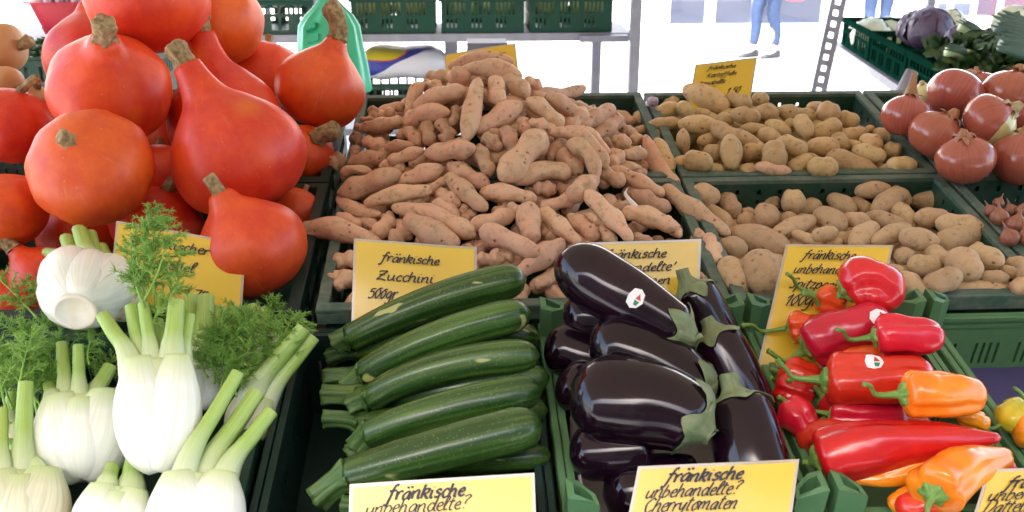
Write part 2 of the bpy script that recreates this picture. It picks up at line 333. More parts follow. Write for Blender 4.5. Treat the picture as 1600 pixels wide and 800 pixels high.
mb = MB(); mb.box((X0 - .1, FY + 4, 0), (X1 + .1, FY + 4.1, 3)); mb.box((X0 - .1, FY + .31, 0), (X0, FY + 4, 3)); mb.box((X1, FY + .31, 0), (X1 + .1, FY + 4, 3)); mb.build('entrance_wall', M['shopwall'], sf, smooth=False)
for a, b2, mm in ((2.80, 3.42, 'pane_frame'), (3.42, 4.06, 'pane_frame'), (4.06, 5.02, 'blue_frame')):
    f = MB(); f.box((a, FY + .05, 0), (b2, FY + .12, .10)); f.box((a, FY + .05, 2.5), (b2, FY + .12, 2.6)); f.box((a, FY + .052, .1), (a + .07, FY + .118, 2.5)); f.box((b2 - .07, FY + .052, .1), (b2, FY + .118, 2.5))
    fo = f.build('door_frame', M[mm], sf, smooth=False)
    p = MB(); p.box((a + .07, FY + .08, .1), (b2 - .07, FY + .09, 2.5)); p.build('pane', M['glass'], fo, smooth=False)
for x in (3.30, 3.72):
    mb = MB(); mb.tube(bez([(x, FY + 2.2, .62), (x, FY + 2.2, 2.2)], 6), .05, 10); tag(mb.build('red_post', M['redpaint'], origin=(x, FY + 2.2, .6)), 'red post standing inside the shop entrance, %s of two' % ('left' if x < 3.5 else 'right'), 'post', 'red posts inside the shop')
mb = MB(); mb.box((6.5, FY + .1, .18), (6.72, FY + .16, 2.6)); mb.box((6.78, FY + .1, .18), (9.6, FY + .16, 2.6)); wo = mb.build('window', M['glass'], sf, smooth=False)
mb2 = MB(); mb2.box((-6.25, FY - .012, .22), (-5.9, FY - .002, 1.5)); mb2.build('window', simple('blue_grey_pane', (.10, .13, .20), None, 5, .1), sf, smooth=False)
mb = MB()
for x in (6.5, 6.72, 7.05, 7.42, 8.4): mb.box((x, FY + .04, .18), (x + .06, FY + .1, 2.6))
mb.box((6.5, FY + .03, .13), (9.6, FY + .1, .18)); mb.build('frame', M['pane_frame'], wo, smooth=False)
mb = MB(); mb.box((7.40, FY + .18, .06), (9.4, FY + .6, 1.3)); tag(mb.build('shop_counter', M['redpaint'], origin=(8.4, FY + .4, .06), smooth=False), 'red counter behind the shop window at the right edge of the street', 'counter')

# canopy over the stall (above the picture): cloth on four poles, keeps the sun off the produce
m_, t_, b_ = newmat('canopy_cloth'); b_.inputs['Base Color'].default_value = (.20, .155, .115, 1); b_.inputs['Roughness'].default_value = .9
tr = nd(t_, 'ShaderNodeBsdfTranslucent'); tr.inputs[0].default_value = (.82, .66, .48, 1); ms = nd(t_, 'ShaderNodeMixShader'); ms.inputs[0].default_value = .06
t_.links.new(b_.outputs[0], ms.inputs[1]); t_.links.new(tr.outputs[0], ms.inputs[2]); t_.links.new(ms.outputs[0], t_.nodes['Material Output'].inputs[0]); M['canopy'] = m_
CY0, CY1, CX0, CX1, CZ = -0.45, 5.3, -3.2, 3.9, 2.65
cn = thing('stall_canopy', 'pale cloth canopy on poles roofing the vegetable stall', 'canopy', (0, CY0, 0))
mb = MB(); nx, ny = 14, 10
rows = [[(CX0 + (CX1 - CX0) * i / nx, CY0 + (CY1 - CY0) * j / ny, CZ + .45 * (1 - abs(2 * j / ny - 1)) - .03 * math.sin(i * 1.57) ** 2) for i in range(nx + 1)] for j in range(ny + 1)]
mb.loft([[np.array(p) for p in r] for r in rows], False, False, closed=False); mb.build('roof_cloth', M['canopy'], cn)
for x in (CX0, CX1):
    for y in (CY0, CY1):
        mb = MB(); mb.tube(bez([(x, y, 0), (x, y, CZ)], 4), .025, 10); mb.build('pole', M['steel'], cn)

# sloping display table below the crates
tb = thing('display_table', 'sloping market display table carrying the vegetable crates', 'table', (0, 1.3, 0))
fr = lambda a, b, c: D(a, b, c)
mb = MB(); mb.box((-1.25, -.82, -.20), (1.75, .80, -.172), fr); mb.build('table_top', M['wood'], tb, smooth=False)
for u in (-1.15, 1.65):
    for v in (-.76, .74):
        p = D(u, v, -.2); mb = MB(); mb.box((p[0] - .025, p[1] - .025, 0), (p[0] + .025, p[1] + .025, p[2] + .004)); mb.build('leg', M['greymetal'], tb, smooth=False)

# ---------------------------------------------------------------- crates
def panel(mb, f, L, H, T, holes):
    """upright panel with real openings; f maps (along, up, through)"""
    xs = sorted(set([0, L] + [round(a, 5) for h in holes for a in h[:2]])); zs = sorted(set([0, H] + [round(a, 5) for h in holes for a in h[2:]]))
    nx, nz = len(xs) - 1, len(zs) - 1
    def solid(i, j):
        if i < 0 or j < 0 or i >= nx or j >= nz: return False
        cx, cz = (xs[i] + xs[i + 1]) / 2, (zs[j] + zs[j + 1]) / 2
        return not any(h[0] < cx < h[1] and h[2] < cz < h[3] for h in holes)
    for i in range(nx):
        for j in range(nz):
            if not solid(i, j): continue
            a, b, c, d = xs[i], xs[i + 1], zs[j], zs[j + 1]
            mb.quad([f(a, c, 0), f(b, c, 0), f(b, d, 0), f(a, d, 0)]); mb.quad([f(a, c, T), f(a, d, T), f(b, d, T), f(b, c, T)])
            if not solid(i - 1, j): mb.quad([f(a, c, 0), f(a, d, 0), f(a, d, T), f(a, c, T)])
            if not solid(i + 1, j): mb.quad([f(b, c, 0), f(b, c, T), f(b, d, T), f(b, d, 0)])
            if not solid(i, j - 1): mb.quad([f(a, c, 0), f(a, c, T), f(b, c, T), f(b, c, 0)])
            if not solid(i, j + 1): mb.quad([f(a, d, 0), f(b, d, 0), f(b, d, T), f(a, d, T)])
def wall_holes(L, H, style):
    hs = []
    if style == 'rear':                                  # two rows of small holes under the rim, big windows below
        n = max(3, int(L / .042))
        for k in range(n):
            x = .03 + (L - .06) * (k + .5) / n
            hs.append((x - .0035, x + .0035, H - .026, H - .016))
            if k % 2 == 0: hs.append((x - .003, x + .003, H - .052, H - .036))
        m = max(2, int(L / .10))
        for k in range(m):
            a = .025 + (L - .05) * k / m; b = .025 + (L - .05) * (k + 1) / m
            hs.append((a + .008, b - .008, H - .085, H - .060)); hs.append((a + .008, b - .008, .03, H - .105))
    elif style == 'front':                               # handle slots between plain fields
        for k in range(4):
            c = L * (k + .5) / 4
            for dx in (-.016, -.005, .005, .016): hs.append((c + dx - .002, c + dx + .002, H * .45, H * .72))
    elif style == 'grid':                                # fine vertical slots, two bands
        n = int(L / .020)
        for k in range(n):
            if k % 6 == 5: continue
            x = .02 + (L - .04) * (k + .5) / n
            hs.append((x - .0045, x + .0045, H * .50, H * .84))
            if k % 6 < 3: hs.append((x - .0045, x + .0045, H * .14, H * .40))
    elif style == 'cell':
        n = int(L / .045)
        for k in range(n):
            x = .02 + (L - .04) * (k + .5) / n
            hs.append((x - .016, x + .016, H * .60, H * .86)); hs.append((x - .016, x + .016, H * .12, H * .50)) if k % 3 else None
    return [h for h in hs if h]
def crate(label, fr, u0, u1, v0, v1, top, depth, mwall, mrim, style, rimw=.022, double=False, posts=0, mpost=None, group=None, rimt=.007):
    """open crate in the frame fr(u, v, h): four walls, base, rim, corner posts"""
    o = fr((u0 + u1) / 2, (v0 + v1) / 2, top - depth); t = thing('crate', label, 'crate', o, group)
    i = rimw * .72; T = .005; H = depth
    a0, a1, b0, b1 = u0 + i, u1 - i, v0 + i, v1 - i
    zb = top - depth
    for nm, f, L in (('wall', lambda x, z, k: fr(a0 + x, b0 + k, zb + z), a1 - a0), ('wall', lambda x, z, k: fr(a0 + x, b1 - k, zb + z), a1 - a0),
                     ('wall', lambda x, z, k: fr(a0 + k, b0 + T + x, zb + z), b1 - b0 - 2 * T), ('wall', lambda x, z, k: fr(a1 - k, b0 + T + x, zb + z), b1 - b0 - 2 * T)):
        mb = MB(); panel(mb, f, L, H - .001, T, wall_holes(L, H, style)); mb.build('wall', mwall, t, smooth=False)
    mb = MB(); mb.box((a0 + T, b0 + T, zb), (a1 - T, b1 - T, zb + .005), fr); mb.build('base', mwall, t, smooth=False)
    mb = MB()
    def ring(x0, x1, y0, y1, w_, z0, z1):
        c = [(x0, y0), (x1, y0), (x1, y1), (x0, y1)]; q = [(x0 + w_, y0 + w_), (x1 - w_, y0 + w_), (x1 - w_, y1 - w_), (x0 + w_, y1 - w_)]
        for k in range(4):
            A, B = c[k], c[(k + 1) % 4]; Cc, Dd = q[(k + 1) % 4], q[k]; e = .0016
            bv = lambda p, s: p
            mb.quad([fr(*A, z1 - e), fr(*B, z1 - e), fr(*B, z0), fr(*A, z0)][::-1]); mb.quad([fr(*Dd, z1), fr(*Cc, z1), fr(*Cc, z0), fr(*Dd, z0)])
            A2 = tuple(np.array(A) + (np.array(Dd) - np.array(A)) * min(.4, e / w_)); B2 = tuple(np.array(B) + (np.array(Cc) - np.array(B)) * min(.4, e / w_))
            mb.quad([fr(*A, z1 - e), fr(*B, z1 - e), fr(*B2, z1), fr(*A2, z1)]); mb.quad([fr(*A2, z1), fr(*B2, z1), fr(*Cc, z1), fr(*Dd, z1)]); mb.quad([fr(*A, z0), fr(*B, z0), fr(*Cc, z0), fr(*Dd, z0)][::-1])
    if double:
        w1 = rimw * .40
        ring(u0 + .001, u1 - .001, v0 + .001, v1 - .001, w1, top - .02, top + .002); ring(u0 + rimw * .55, u1 - rimw * .55, v0 + rimw * .55, v1 - rimw * .55, rimw * .42, top - .016, top + .004)
        ring(u0 + .0015, u1 - .0015, v0 + .0015, v1 - .0015, rimw * .9, top - .012, top - .006)
    else:
        ring(u0 + .0012, u1 - .0012, v0 + .0012, v1 - .0012, rimw, top - .004, top + rimt - .004); ring(u0 + .002, u1 - .002, v0 + .002, v1 - .002, .004, top - .022, top - .005)
    mb.build('rim', mrim, t, smooth=False)
    if posts:
        hgt, pw = posts
        for su, sv in ((0, 0), (1, 0), (0, 1), (1, 1)):
            cu = u0 + .004 if su == 0 else u1 - .004; cv = v0 + .004 if sv == 0 else v1 - .004; du = 1 if su == 0 else -1; dv = 1 if sv == 0 else -1
            mb = MB(); base = [(0, 0), (pw, 0), (pw * .92, .016), (.014, .030), (0, .030)]; z0, z1 = top - .05, top + hgt
            r0 = [fr(cu + du * x, cv + dv * y, z0) for x, y in base]; tilt = lambda x, y: z1 - .012 * (x / pw)
            r1 = [fr(cu + du * (x - .002), cv + dv * y, tilt(x, y)) for x, y in base]
            cx_, cy_ = pw * .42, .0125
            r2 = [fr(cu + du * (cx_ + (x - cx_) * .62), cv + dv * (cy_ + (y - cy_) * .50), tilt(x, y) + .0004) for x, y in base]
            r3 = [fr(cu + du * (cx_ + (x - cx_) * .60), cv + dv * (cy_ + (y - cy_) * .46), z1 - .035) for x, y in base]
            if du * dv < 0: r0, r1, r2, r3 = r0[::-1], r1[::-1], r2[::-1], r3[::-1]
            mb.loft([r0, r1, r2, r3], False, True); mb.build('corner_post', mpost or mwall, t, smooth=False)
    return t
# unseen house added behind the viewer to darken what the glossy fruit mirrors
hs = thing('added_house', 'unseen tan plastered house added behind the viewer to darken reflections', 'house', (0, -11, 0))
mb = MB(); hol = [(x, x + 1.1, z, z + 1.6) for x in np.arange(2, 36, 2.6) for z in (1.2, 4.2, 7.0)]
panel(mb, lambda x, z, k: np.array([-19 + x, -11 - k, z]), 38, 9.5, .3, hol); mb.build('wall', simple('tan_plaster', (.30, .24, .17), (.26, .20, .14), 3, .9), hs, smooth=False)
mb = MB(); mb.box((-19, -11.2, .1), (19, -11.15, 9.4)); mb.build('window', simple('dark_window', (.05, .06, .07), None, 5, .15), hs, smooth=False)
mb = MB(); mb.quad([(-19.3, -10.6, 9.45), (19.3, -10.6, 9.45), (19.3, -15, 12.5), (-19.3, -15, 12.5)]); mb.quad([(-19.3, -15, 12.5), (19.3, -15, 12.5), (19.3, -19, 9.45), (-19.3, -19, 9.45)]); mb.build('roof', simple('red_tiles', (.22, .08, .05), (.16, .06, .04), 10, .8), hs, smooth=False)

# two unseen trees added to break up the sky that the glossy fruit mirrors
for k, (x, y, hgt, lab) in enumerate(((-.9, -5.2, 6.6, 'unseen tree added behind the viewer to break up mirrored sky, left one'), (3.6, -5.8, 7.2, 'unseen tree added behind the viewer to break up mirrored sky, right one'))):
    t_o = thing('tree', lab, 'tree', (x, y, 0), 'unseen trees added behind the viewer'); mb = MB()
    mb.tube(bez([(x, y, 0), (x + .05, y, 2.2), (x, y + .1, hgt - 1)], 10), np.linspace(.16, .05, 10), 10); mb.build('trunk', simple('bark', (.12, .09, .06), None, 20, .9), t_o)
    mb = MB(); rs = np.random.RandomState(k + 3)
    for q in range(2600):
        d = nrm(rs.normal(size=3)) * rs.uniform(.3, 1) ** .5; c = np.array([x, y, hgt - 2.0]) + d * np.array([1.25, 1.25, 1.9]) * (1 + .25 * mn.noise(Vector(tuple(d * 2.5 + k)))); u = nrm(rs.normal(size=3)); v_ = nrm(np.cross(u, rs.normal(size=3))); L = .13
        mb.quad([c, c + u * L * .5 + v_ * L * .4, c + u * L, c + u * L * .5 - v_ * L * .4])
    mb.build('crown', simple('lime_leaf', (.05, .10, .025), (.08, .13, .03), 3, .6), t_o, smooth=False)

DC, DR, MC = M['dark_crate'], M['dusty_rim'], M['mid_crate']
G1 = 'dark green crates in the rear rows of the display'
for c in (('dark green crate under the back of the pink potato heap', -.205, .383, .387, .775), ('dark green crate under the front of the pink potato heap', -.205, .383, -.002, .383),
          ('dark green crate holding the rear lot of yellow potatoes beside the small upright sign', .387, .853, .387, .772), ('dark green crate holding the front lot of brown potatoes behind the peppers', .387, .853, -.002, .383),
          ('dark green crate under the big copper coloured onions', .857, 1.42, .387, .772), ('dark green crate holding small pink shallots at the right edge', .857, 1.42, -.002, .383),
          ('dark green crate under the front pumpkins beside the pink potatoes', -.83, -.225, -.002, .383), ('dark green crate under the rear pumpkins', -.83, -.225, .387, .775)):
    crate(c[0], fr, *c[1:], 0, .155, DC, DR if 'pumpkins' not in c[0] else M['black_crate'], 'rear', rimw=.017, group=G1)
G2 = 'crates in the front row of the display'
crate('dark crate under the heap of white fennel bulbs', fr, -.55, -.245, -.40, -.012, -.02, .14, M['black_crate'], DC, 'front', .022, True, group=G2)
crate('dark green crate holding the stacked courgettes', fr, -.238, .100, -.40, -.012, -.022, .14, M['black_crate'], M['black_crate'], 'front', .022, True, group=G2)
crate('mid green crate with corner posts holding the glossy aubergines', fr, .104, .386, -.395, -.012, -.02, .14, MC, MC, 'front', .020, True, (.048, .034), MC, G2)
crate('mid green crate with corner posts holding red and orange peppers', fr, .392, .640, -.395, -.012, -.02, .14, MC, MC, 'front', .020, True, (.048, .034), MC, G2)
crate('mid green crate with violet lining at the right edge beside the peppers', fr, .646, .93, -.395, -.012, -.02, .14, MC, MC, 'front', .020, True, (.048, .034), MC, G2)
for u in (-.55, .104, .392, .646):
    pass
G3 = 'crates at the near edge below the picture'
for k, (a, b2, nm) in enumerate(((-.20, .10, 'under the courgette front sign'), (.104, .386, 'under the cherry tomato sign'), (.392, .68, 'under the date tomato sign'))):
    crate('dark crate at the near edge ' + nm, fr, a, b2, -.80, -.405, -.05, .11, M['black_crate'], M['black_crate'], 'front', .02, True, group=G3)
# linings
mb = MB(); rows = []
for k, (uu, hh) in enumerate(((.1265, -.008), (.131, -.05), (.138, -.11), (.155, -.140), (.30, -.146), (.352, -.13), (.358, -.06))):
    rows.append([D(uu + .003 * math.sin(j * 1.3 + k), -.375 + .35 * j / 12, hh + .004 * math.sin(j * .9 + k * 2)) for j in range(13)])
mb.loft(rows, False, False, closed=False); tag(mb.build('paper_liner', M['liner'], origin=D(.24, -.2, -.15)), 'grey paper lining the crate under the aubergines', 'paper liner')
mb = MB()
for f in (((.664, -.378, -.155), (.912, -.03, -.105)),): mb.box(f[0], f[1], fr)
tag(mb.build('plastic_tray', M['purple'], origin=D(.79, -.2, -.15), smooth=False), 'violet plastic tray filling the crate at the right edge', 'tray')
# ---------------------------------------------------------------- pumpkins
PROF = {'round': [(0, -.80), (.40, -.78), (.80, -.50), (.98, -.08), (.93, .30), (.70, .60), (.38, .76), (.17, .81), (.11, .83)],
        'onion': [(0, -.80), (.45, -.77), (.84, -.48), (1.0, -.02), (.90, .38), (.60, .70), (.34, .92), (.24, 1.10), (.19, 1.16)],
        'pear': [(0, -.80), (.50, -.76), (.90, -.42), (1.0, .0), (.88, .42), (.60, .76), (.37, 1.0), (.265, 1.27), (.215, 1.55)]}
def revolve(mb, ctrl, R, seg=40, n=34, ribs=0, seed=0, amp=.02, squash=1):
    pts = cr([np.array(c) for c in ctrl], n); rings = []
    for i, (r, z) in enumerate(pts):
        ring = []
        for j in range(seg):
            th = 2 * math.pi * j / seg; k = 1 + amp * math.sin(ribs * th + seed) * min(1, r * 1.5) if ribs else 1
            k += .028 * mn.noise(Vector((math.cos(th) * r * 1.3 + seed, math.sin(th) * r * 1.3, z * 1.3)))
            ring.append(np.array([max(r, .002) * math.cos(th) * R * k, max(r, .002) * math.sin(th) * R * k * squash, z * R]))
        rings.append(ring)
    mb.loft(rings, True, True)
def axis_rot(ax):
    return Vector(tuple(ax)).to_track_quat('Z', 'X').to_matrix()
def place(o, ctr, ax, spin=0):
    o.matrix_world = Matrix.Translation(Vector(tuple(ctr))) @ (axis_rot(ax) @ Matrix.Rotation(spin, 3, 'Z')).to_4x4()
def img_axis(cx, cy, sx, sy, toward): # axis pointing from one pixel to another, leaning towards the viewer by `toward`
    d = RT * (sx - cx) - UP * (sy - cy); r = nrm(ray(cx, cy))
    return nrm(nrm(d) * math.sqrt(max(0, 1 - toward * toward)) - r * toward)
PK = [  # centre px, radius px, depth, stem px, towards viewer, type, stem (length/R, thickness/R, bend px dx), label, hidden low
 (230, -4, 97, 1.64, 236, -90, -.35, 'round', (.3, .13, 0), 'large red pumpkin crowning the heap, its top cut off by the photo edge'),
 (336, 38, 76, 1.80, 330, -40, -.2, 'round', (.3, .13, 0), 'red pumpkin at the upper right of the heap behind the crowning one'),
 (412, 124, 68, 1.90, 420, 60, -.3, 'round', (.3, .12, 0), 'red pumpkin with a broad orange patch, behind the one with the long curved stem'),
 (150, 92, 78, 1.82, 140, 0, -.1, 'onion', (.3, .12, 0), 'orange shouldered pumpkin mostly hidden at the upper left of the heap'),
 (172, 140, 93, 1.58, 163, 60, .77, 'onion', (.36, .22, 4), 'squat red pumpkin with a thick corky stub stem below the crowning one'),
 (143, 262, 96, 1.47, 108, 222, .83, 'round', (.17, .15, -6), 'round red pumpkin turned to the viewer, short pale stem, above the fennel'),
 (18, 196, 68, 1.62, 34, 140, .3, 'round', (.35, .12, 20), 'red pumpkin with an orange shoulder and brown stem at the left edge'),
 (4, 330, 70, 1.47, -20, 262, .3, 'round', (.3, .13, 0), 'plain red pumpkin cut by the left edge above the fennel'),
 (374, 246, 104, 1.50, 302, 120, .08, 'pear', (.36, .205, -4), 'biggest pear shaped orange red pumpkin in the middle of the heap'),
 (352, 188, 88, 1.70, 326, 90, .1, 'pear', (.40, .19, 8), 'pear shaped pumpkin with a ragged stem, close behind the biggest pear shaped one'),
 (500, 140, 71, 1.76, 522, 76, .12, 'onion', (.82, .24, -34), 'red onion shaped pumpkin with a long curved brown stem at the right of the heap'),
 (394, 390, 87, 1.40, 344, 304, .28, 'onion', (.34, .15, -3), 'orange red pumpkin with short upright stem, lowest right beside the fennel sign'),
 (478, 238, 46, 1.72, 508, 200, .62, 'round', (.40, .36, 24), 'small red pumpkin with a fat knobbly stem under the one with the long curved stem'),
 (462, 332, 46, 1.62, 480, 290, -.2, 'round', (.2, .12, 0), 'small red pumpkin half hidden behind the lowest right pumpkin'),
 (246, 352, 72, 1.50, 262, 296, .2, 'round', (.62, .16, 36), 'red pumpkin with a long bent stem directly behind the fennel sign'),
 (250, 276, 60, 1.60, 250, 220, -.2, 'round', (.2, .12, 0), 'dark red pumpkin in the gap between the front turned and the biggest pear shaped pumpkin'),
 (128, 372, 66, 1.60, 128, 300, -.1, 'round', (.2, .12, 0), 'shadowed red pumpkin low in the heap above the topmost fennel bulb'),
 (66, 436, 54, 1.46, 34, 402, .2, 'onion', (.40, .27, -6), 'small necked red pumpkin low at the left beside the topmost fennel bulb'),
 (274, 200, 58, 1.76, 272, 140, 0, 'round', (.2, .12, 0), 'dark red pumpkin deep in the heap behind the two pear shaped ones'),
 (20, 470, 60, 1.50, 20, 400, .1, 'round', (.2, .12, 0), 'dark shadowed pumpkin at the bottom left edge behind the fennel fronds')]
pz = [p[3] for p in PK]
for it in range(60):                                     # let the fruits rest against instead of in each other
    for a in range(len(PK)):
        for b2 in range(a):
            ca, cb = W(PK[a][0], PK[a][1], pz[a]), W(PK[b2][0], PK[b2][1], pz[b2]); ra, rb = PK[a][2] * pz[a] / F, PK[b2][2] * pz[b2] / F
            dd = np.linalg.norm(ca - cb); ov = .90 * (ra + rb) - dd
            if ov > 0:
                s_ = 1 if pz[a] > pz[b2] else -1; pz[a] += s_ * ov * .12; pz[b2] -= s_ * ov * .12
for i, (cx, cy, rp, z0, sx, sy, tw, ty, st, lab) in enumerate(PK):
    z = pz[i]; R = rp * z / F * (1.0 if ty == 'round' else 1.0); ctr = W(cx, cy, z); ax = img_axis(cx, cy, sx, sy, tw)
    mb = MB(); revolve(mb, PROF[ty], R, 44, 36, 10 if ty == 'round' else 8, i, .016, 1)
    o = mb.build('pumpkin', M['pumpkin']); tag(o, lab, 'pumpkin', 'orange red pumpkins heaped at the left')
    place(o, ctr, ax, i * 1.3)
    top = PROF[ty][-1][1] * R; L, th, bend = st[0] * R, st[1] * R * .84, st[2] * z / F
    inv = np.array((axis_rot(ax) @ Matrix.Rotation(i * 1.3, 3, 'Z')).inverted()); bl = inv @ (RT * bend)
    pts = bez([np.array([0, 0, top - .02 * R]), np.array([0, 0, top + L * .5]) + bl * .25, np.array([0, 0, top + L]) + bl], 16)
    rad = th * np.interp(np.linspace(0, 1, 16), [0, .12, .5, .9, 1], [1.1, .92, .86, 1.0, .72])
    mb = MB(); mb.tube(pts, rad, 20, rf=lambda t, a, i=i: 1 + .13 * math.cos(5 * a + 1.5 * t + i) + .08 * math.cos(11 * a + i) + .10 * mn.noise(Vector((math.cos(a) * 2, math.sin(a) * 2, t * 6 + i))))
    s_o = mb.build('stem', M['stem'], None); s_o.parent = o
# butternuts at the left edge, in a crate of their own behind the pumpkins
Bc = [(2, 74, 38, 1.92, 58, 70, .25, 'pale butternut squash lying at the upper left edge with its stem pointing right'), (6, 132, 30, 1.86, 48, 146, .3, 'pale butternut squash behind the red pumpkin at the left edge'),
      (54, 156, 24, 1.92, 58, 140, .5, 'small pale squash peeping between the left edge pumpkin and the squat one')]
for i, (cx, cy, rp, z, sx, sy, tw, lab) in enumerate(Bc):
    R = rp * z / F; ax = img_axis(cx, cy, sx, sy, tw); mb = MB(); revolve(mb, [(0, -1.5), (.5, -1.42), (.82, -1.0), (.86, -.4), (.98, .1), (.9, .55), (.55, .82), (.15, .9)], R, 32, 30, 10, i, .012)
    o = tag(mb.build('butternut_squash', M['butternut']), lab, 'squash', 'pale squashes at the left edge'); place(o, W(cx, cy, z), ax, i)
    mb = MB(); mb.tube(bez([(0, 0, .88 * R), (.06 * R, 0, 1.1 * R), (.2 * R, 0, 1.4 * R)], 8), R * np.linspace(.2, .26, 8), 10, rf=lambda t, a: 1 + .15 * math.cos(5 * a))
    s_o = mb.build('stem', M['stem']); s_o.parent = o
crate('dark crate of pale squashes at the far left behind the pumpkins', fr, -1.42, -.836, .40, .84, .01, .15, M['black_crate'], DC, 'rear', group=G1)

for i, (u, v, h, R) in enumerate(((-.92, .77, .000, .045), (-.99, .70, -.01, .050), (-.92, .66, -.02, .045), (-1.09, .72, -.02, .05), (-1.0, .56, -.03, .05), (-.90, .54, -.04, .05), (-1.14, .58, -.03, .05), (-.96, .79, -.07, .05), (-.90, .72, -.08, .05), (-1.02, .62, -.10, .05))):
    mb = MB(); revolve(mb, [(0, -1.5), (.5, -1.42), (.82, -1.0), (.86, -.4), (.98, .1), (.9, .55), (.55, .82), (.1, .86)], R, 24, 22, 10, i + 9, .012)
    o = tag(mb.build('butternut_squash', M['butternut']), 'pale squash buried beneath the others in the far left squash crate', 'squash', 'buried pale squashes'); place(o, D(u, v, h), nrm([1, .5 * math.sin(i * 2.3), .1 * math.cos(i)]), i)

# ---------------------------------------------------------------- potatoes
def H_rosa(u, v): 
    e = max(0, min(1, (u + .19) / .06)) * max(0, min(1, (.372 - u) / .06)) 
    f = max(0, min(1, (.77 - v) / .16))
    return -.014 + (.012 + .135 * math.exp(-((u - .055) / .17) ** 2 - ((v - .50) / .23) ** 2)) * 1.0 + .02 * e * f
def H_y(u, v): return -.020 + .034 * max(0, 1 - (v - .40) / .13) + .045 * math.exp(-((u - .60) / .22) ** 2 - ((v - .62) / .17) ** 2)
def H_b(u, v): return -.034 + .056 * max(0, 1 - v / .33) + .012 * math.exp(-((u - .7) / .12) ** 2 - ((v - .2) / .1) ** 2)
def hit(px, py, H, vmin, vmax):
    best = (9, 1.5)
    for t in np.arange(1.0, 2.3, .004):
        u, v, h = uvh(W(px, py, t))
        dlt = h - H(u, min(max(v, vmin), vmax)) + (max(0, v - vmax) + max(0, vmin - v)) * 3
        if dlt < best[0]: best = (dlt, t)
        if dlt <= 0: return t
    return best[1]
ROSA = '''583 168 584 186 16;592 186 616 173 18;617 171 635 162 16;564 187 586 188 12;567 201 628 190 25;664 138 650 142 637 180 20;661 132 692 141 22;668 118 702 122 23;703 122 733 118 30;652 172 682 152 728 141 31;
634 196 660 178 703 176 26;700 106 750 90 803 97 20;722 110 770 108 815 120 30;786 108 824 152 31;775 124 778 163 29;748 124 738 170 728 220 30;742 205 815 162 31;822 155 858 180 872 206 29;827 190 868 206 23;853 148 900 178 27;
828 141 875 147 915 136 19;820 124 846 136 18;886 201 915 172 28;814 184 823 211 21;790 200 806 216 18;688 189 700 207 24;713 165 708 196 17;667 192 672 224 23;710 203 690 221 22;570 220 602 230 23;601 231 646 227 19;552 214 566 222 20;
553 231 557 248 18;548 254 600 246 27;606 253 662 234 20;594 258 632 264 19;512 260 540 247 27;540 284 545 266 582 270 16;528 303 626 270 32;625 286 692 262 31;640 260 673 238 20;569 318 625 303 674 298 25;631 316 670 310 22;530 308 550 326 596 335 23;
528 335 562 353 19;562 348 590 352 17;474 366 520 358 594 380 36;588 368 612 342 27;610 377 642 356 27;600 346 612 335 18;613 324 690 342 740 370 33;633 342 716 382 36;650 373 673 378 16;622 344 630 363 16;664 240 743 231 28;699 257 764 292 27;
748 227 755 250 767 274 26;755 213 783 232 25;784 280 850 208 43;786 200 806 238 25;803 287 850 266 890 275 31;833 294 868 296 26;868 290 887 302 22;750 304 790 302 838 313 28;699 275 725 298 760 328 29;667 301 699 280 19;684 300 718 320 24;677 318 715 342 28;
718 336 732 320 18;720 347 744 330 19;730 356 804 334 30;768 331 792 324 14;794 321 814 333 18;826 322 828 376 40;750 364 790 372 840 400 31;766 395 803 403 20;741 406 788 406 24;802 434 848 400 880 378 31;720 386 740 388 14;742 385 752 394 20;
860 209 912 216 947 264 25;903 198 952 240 21;858 250 880 220 25;874 236 908 272 27;884 229 916 236 932 282 24;892 306 930 280 34;938 267 976 287 25;953 263 1000 284 1037 306 23;1008 212 1030 260 1060 288 28;950 260 968 240 29;957 216 985 228 24;973 242 1008 240 22;
968 260 1002 264 17;992 272 1010 268 13;986 301 1048 328 27;972 334 1010 338 1054 358 30;914 300 950 334 986 376 29;846 326 908 306 24;848 330 870 350 908 382 29;888 336 934 372 28;918 334 952 358 22;936 357 962 380 21;986 370 1020 380 19;960 322 982 320 15;
850 360 868 374 23;929 214 967 183 31;970 198 988 210 19;903 198 958 168 26;986 216 1002 218 17;903 160 913 192 23;914 170 933 173 13;1036 294 1075 322 1140 368 29;1090 359 1096 402 25;1106 368 1124 416 27;1090 427 1104 438 11;1040 340 1063 370 20;522 411 556 403 30;516 446 532 428 26;
524 450 552 426 29;834 446 862 440 17;843 214 864 222 17;638 203 656 226 23;622 216 633 204 15;700 150 706 160 15;930 176 950 186 16;556 196 570 204 14;640 332 656 350 20;700 312 712 300 14'''
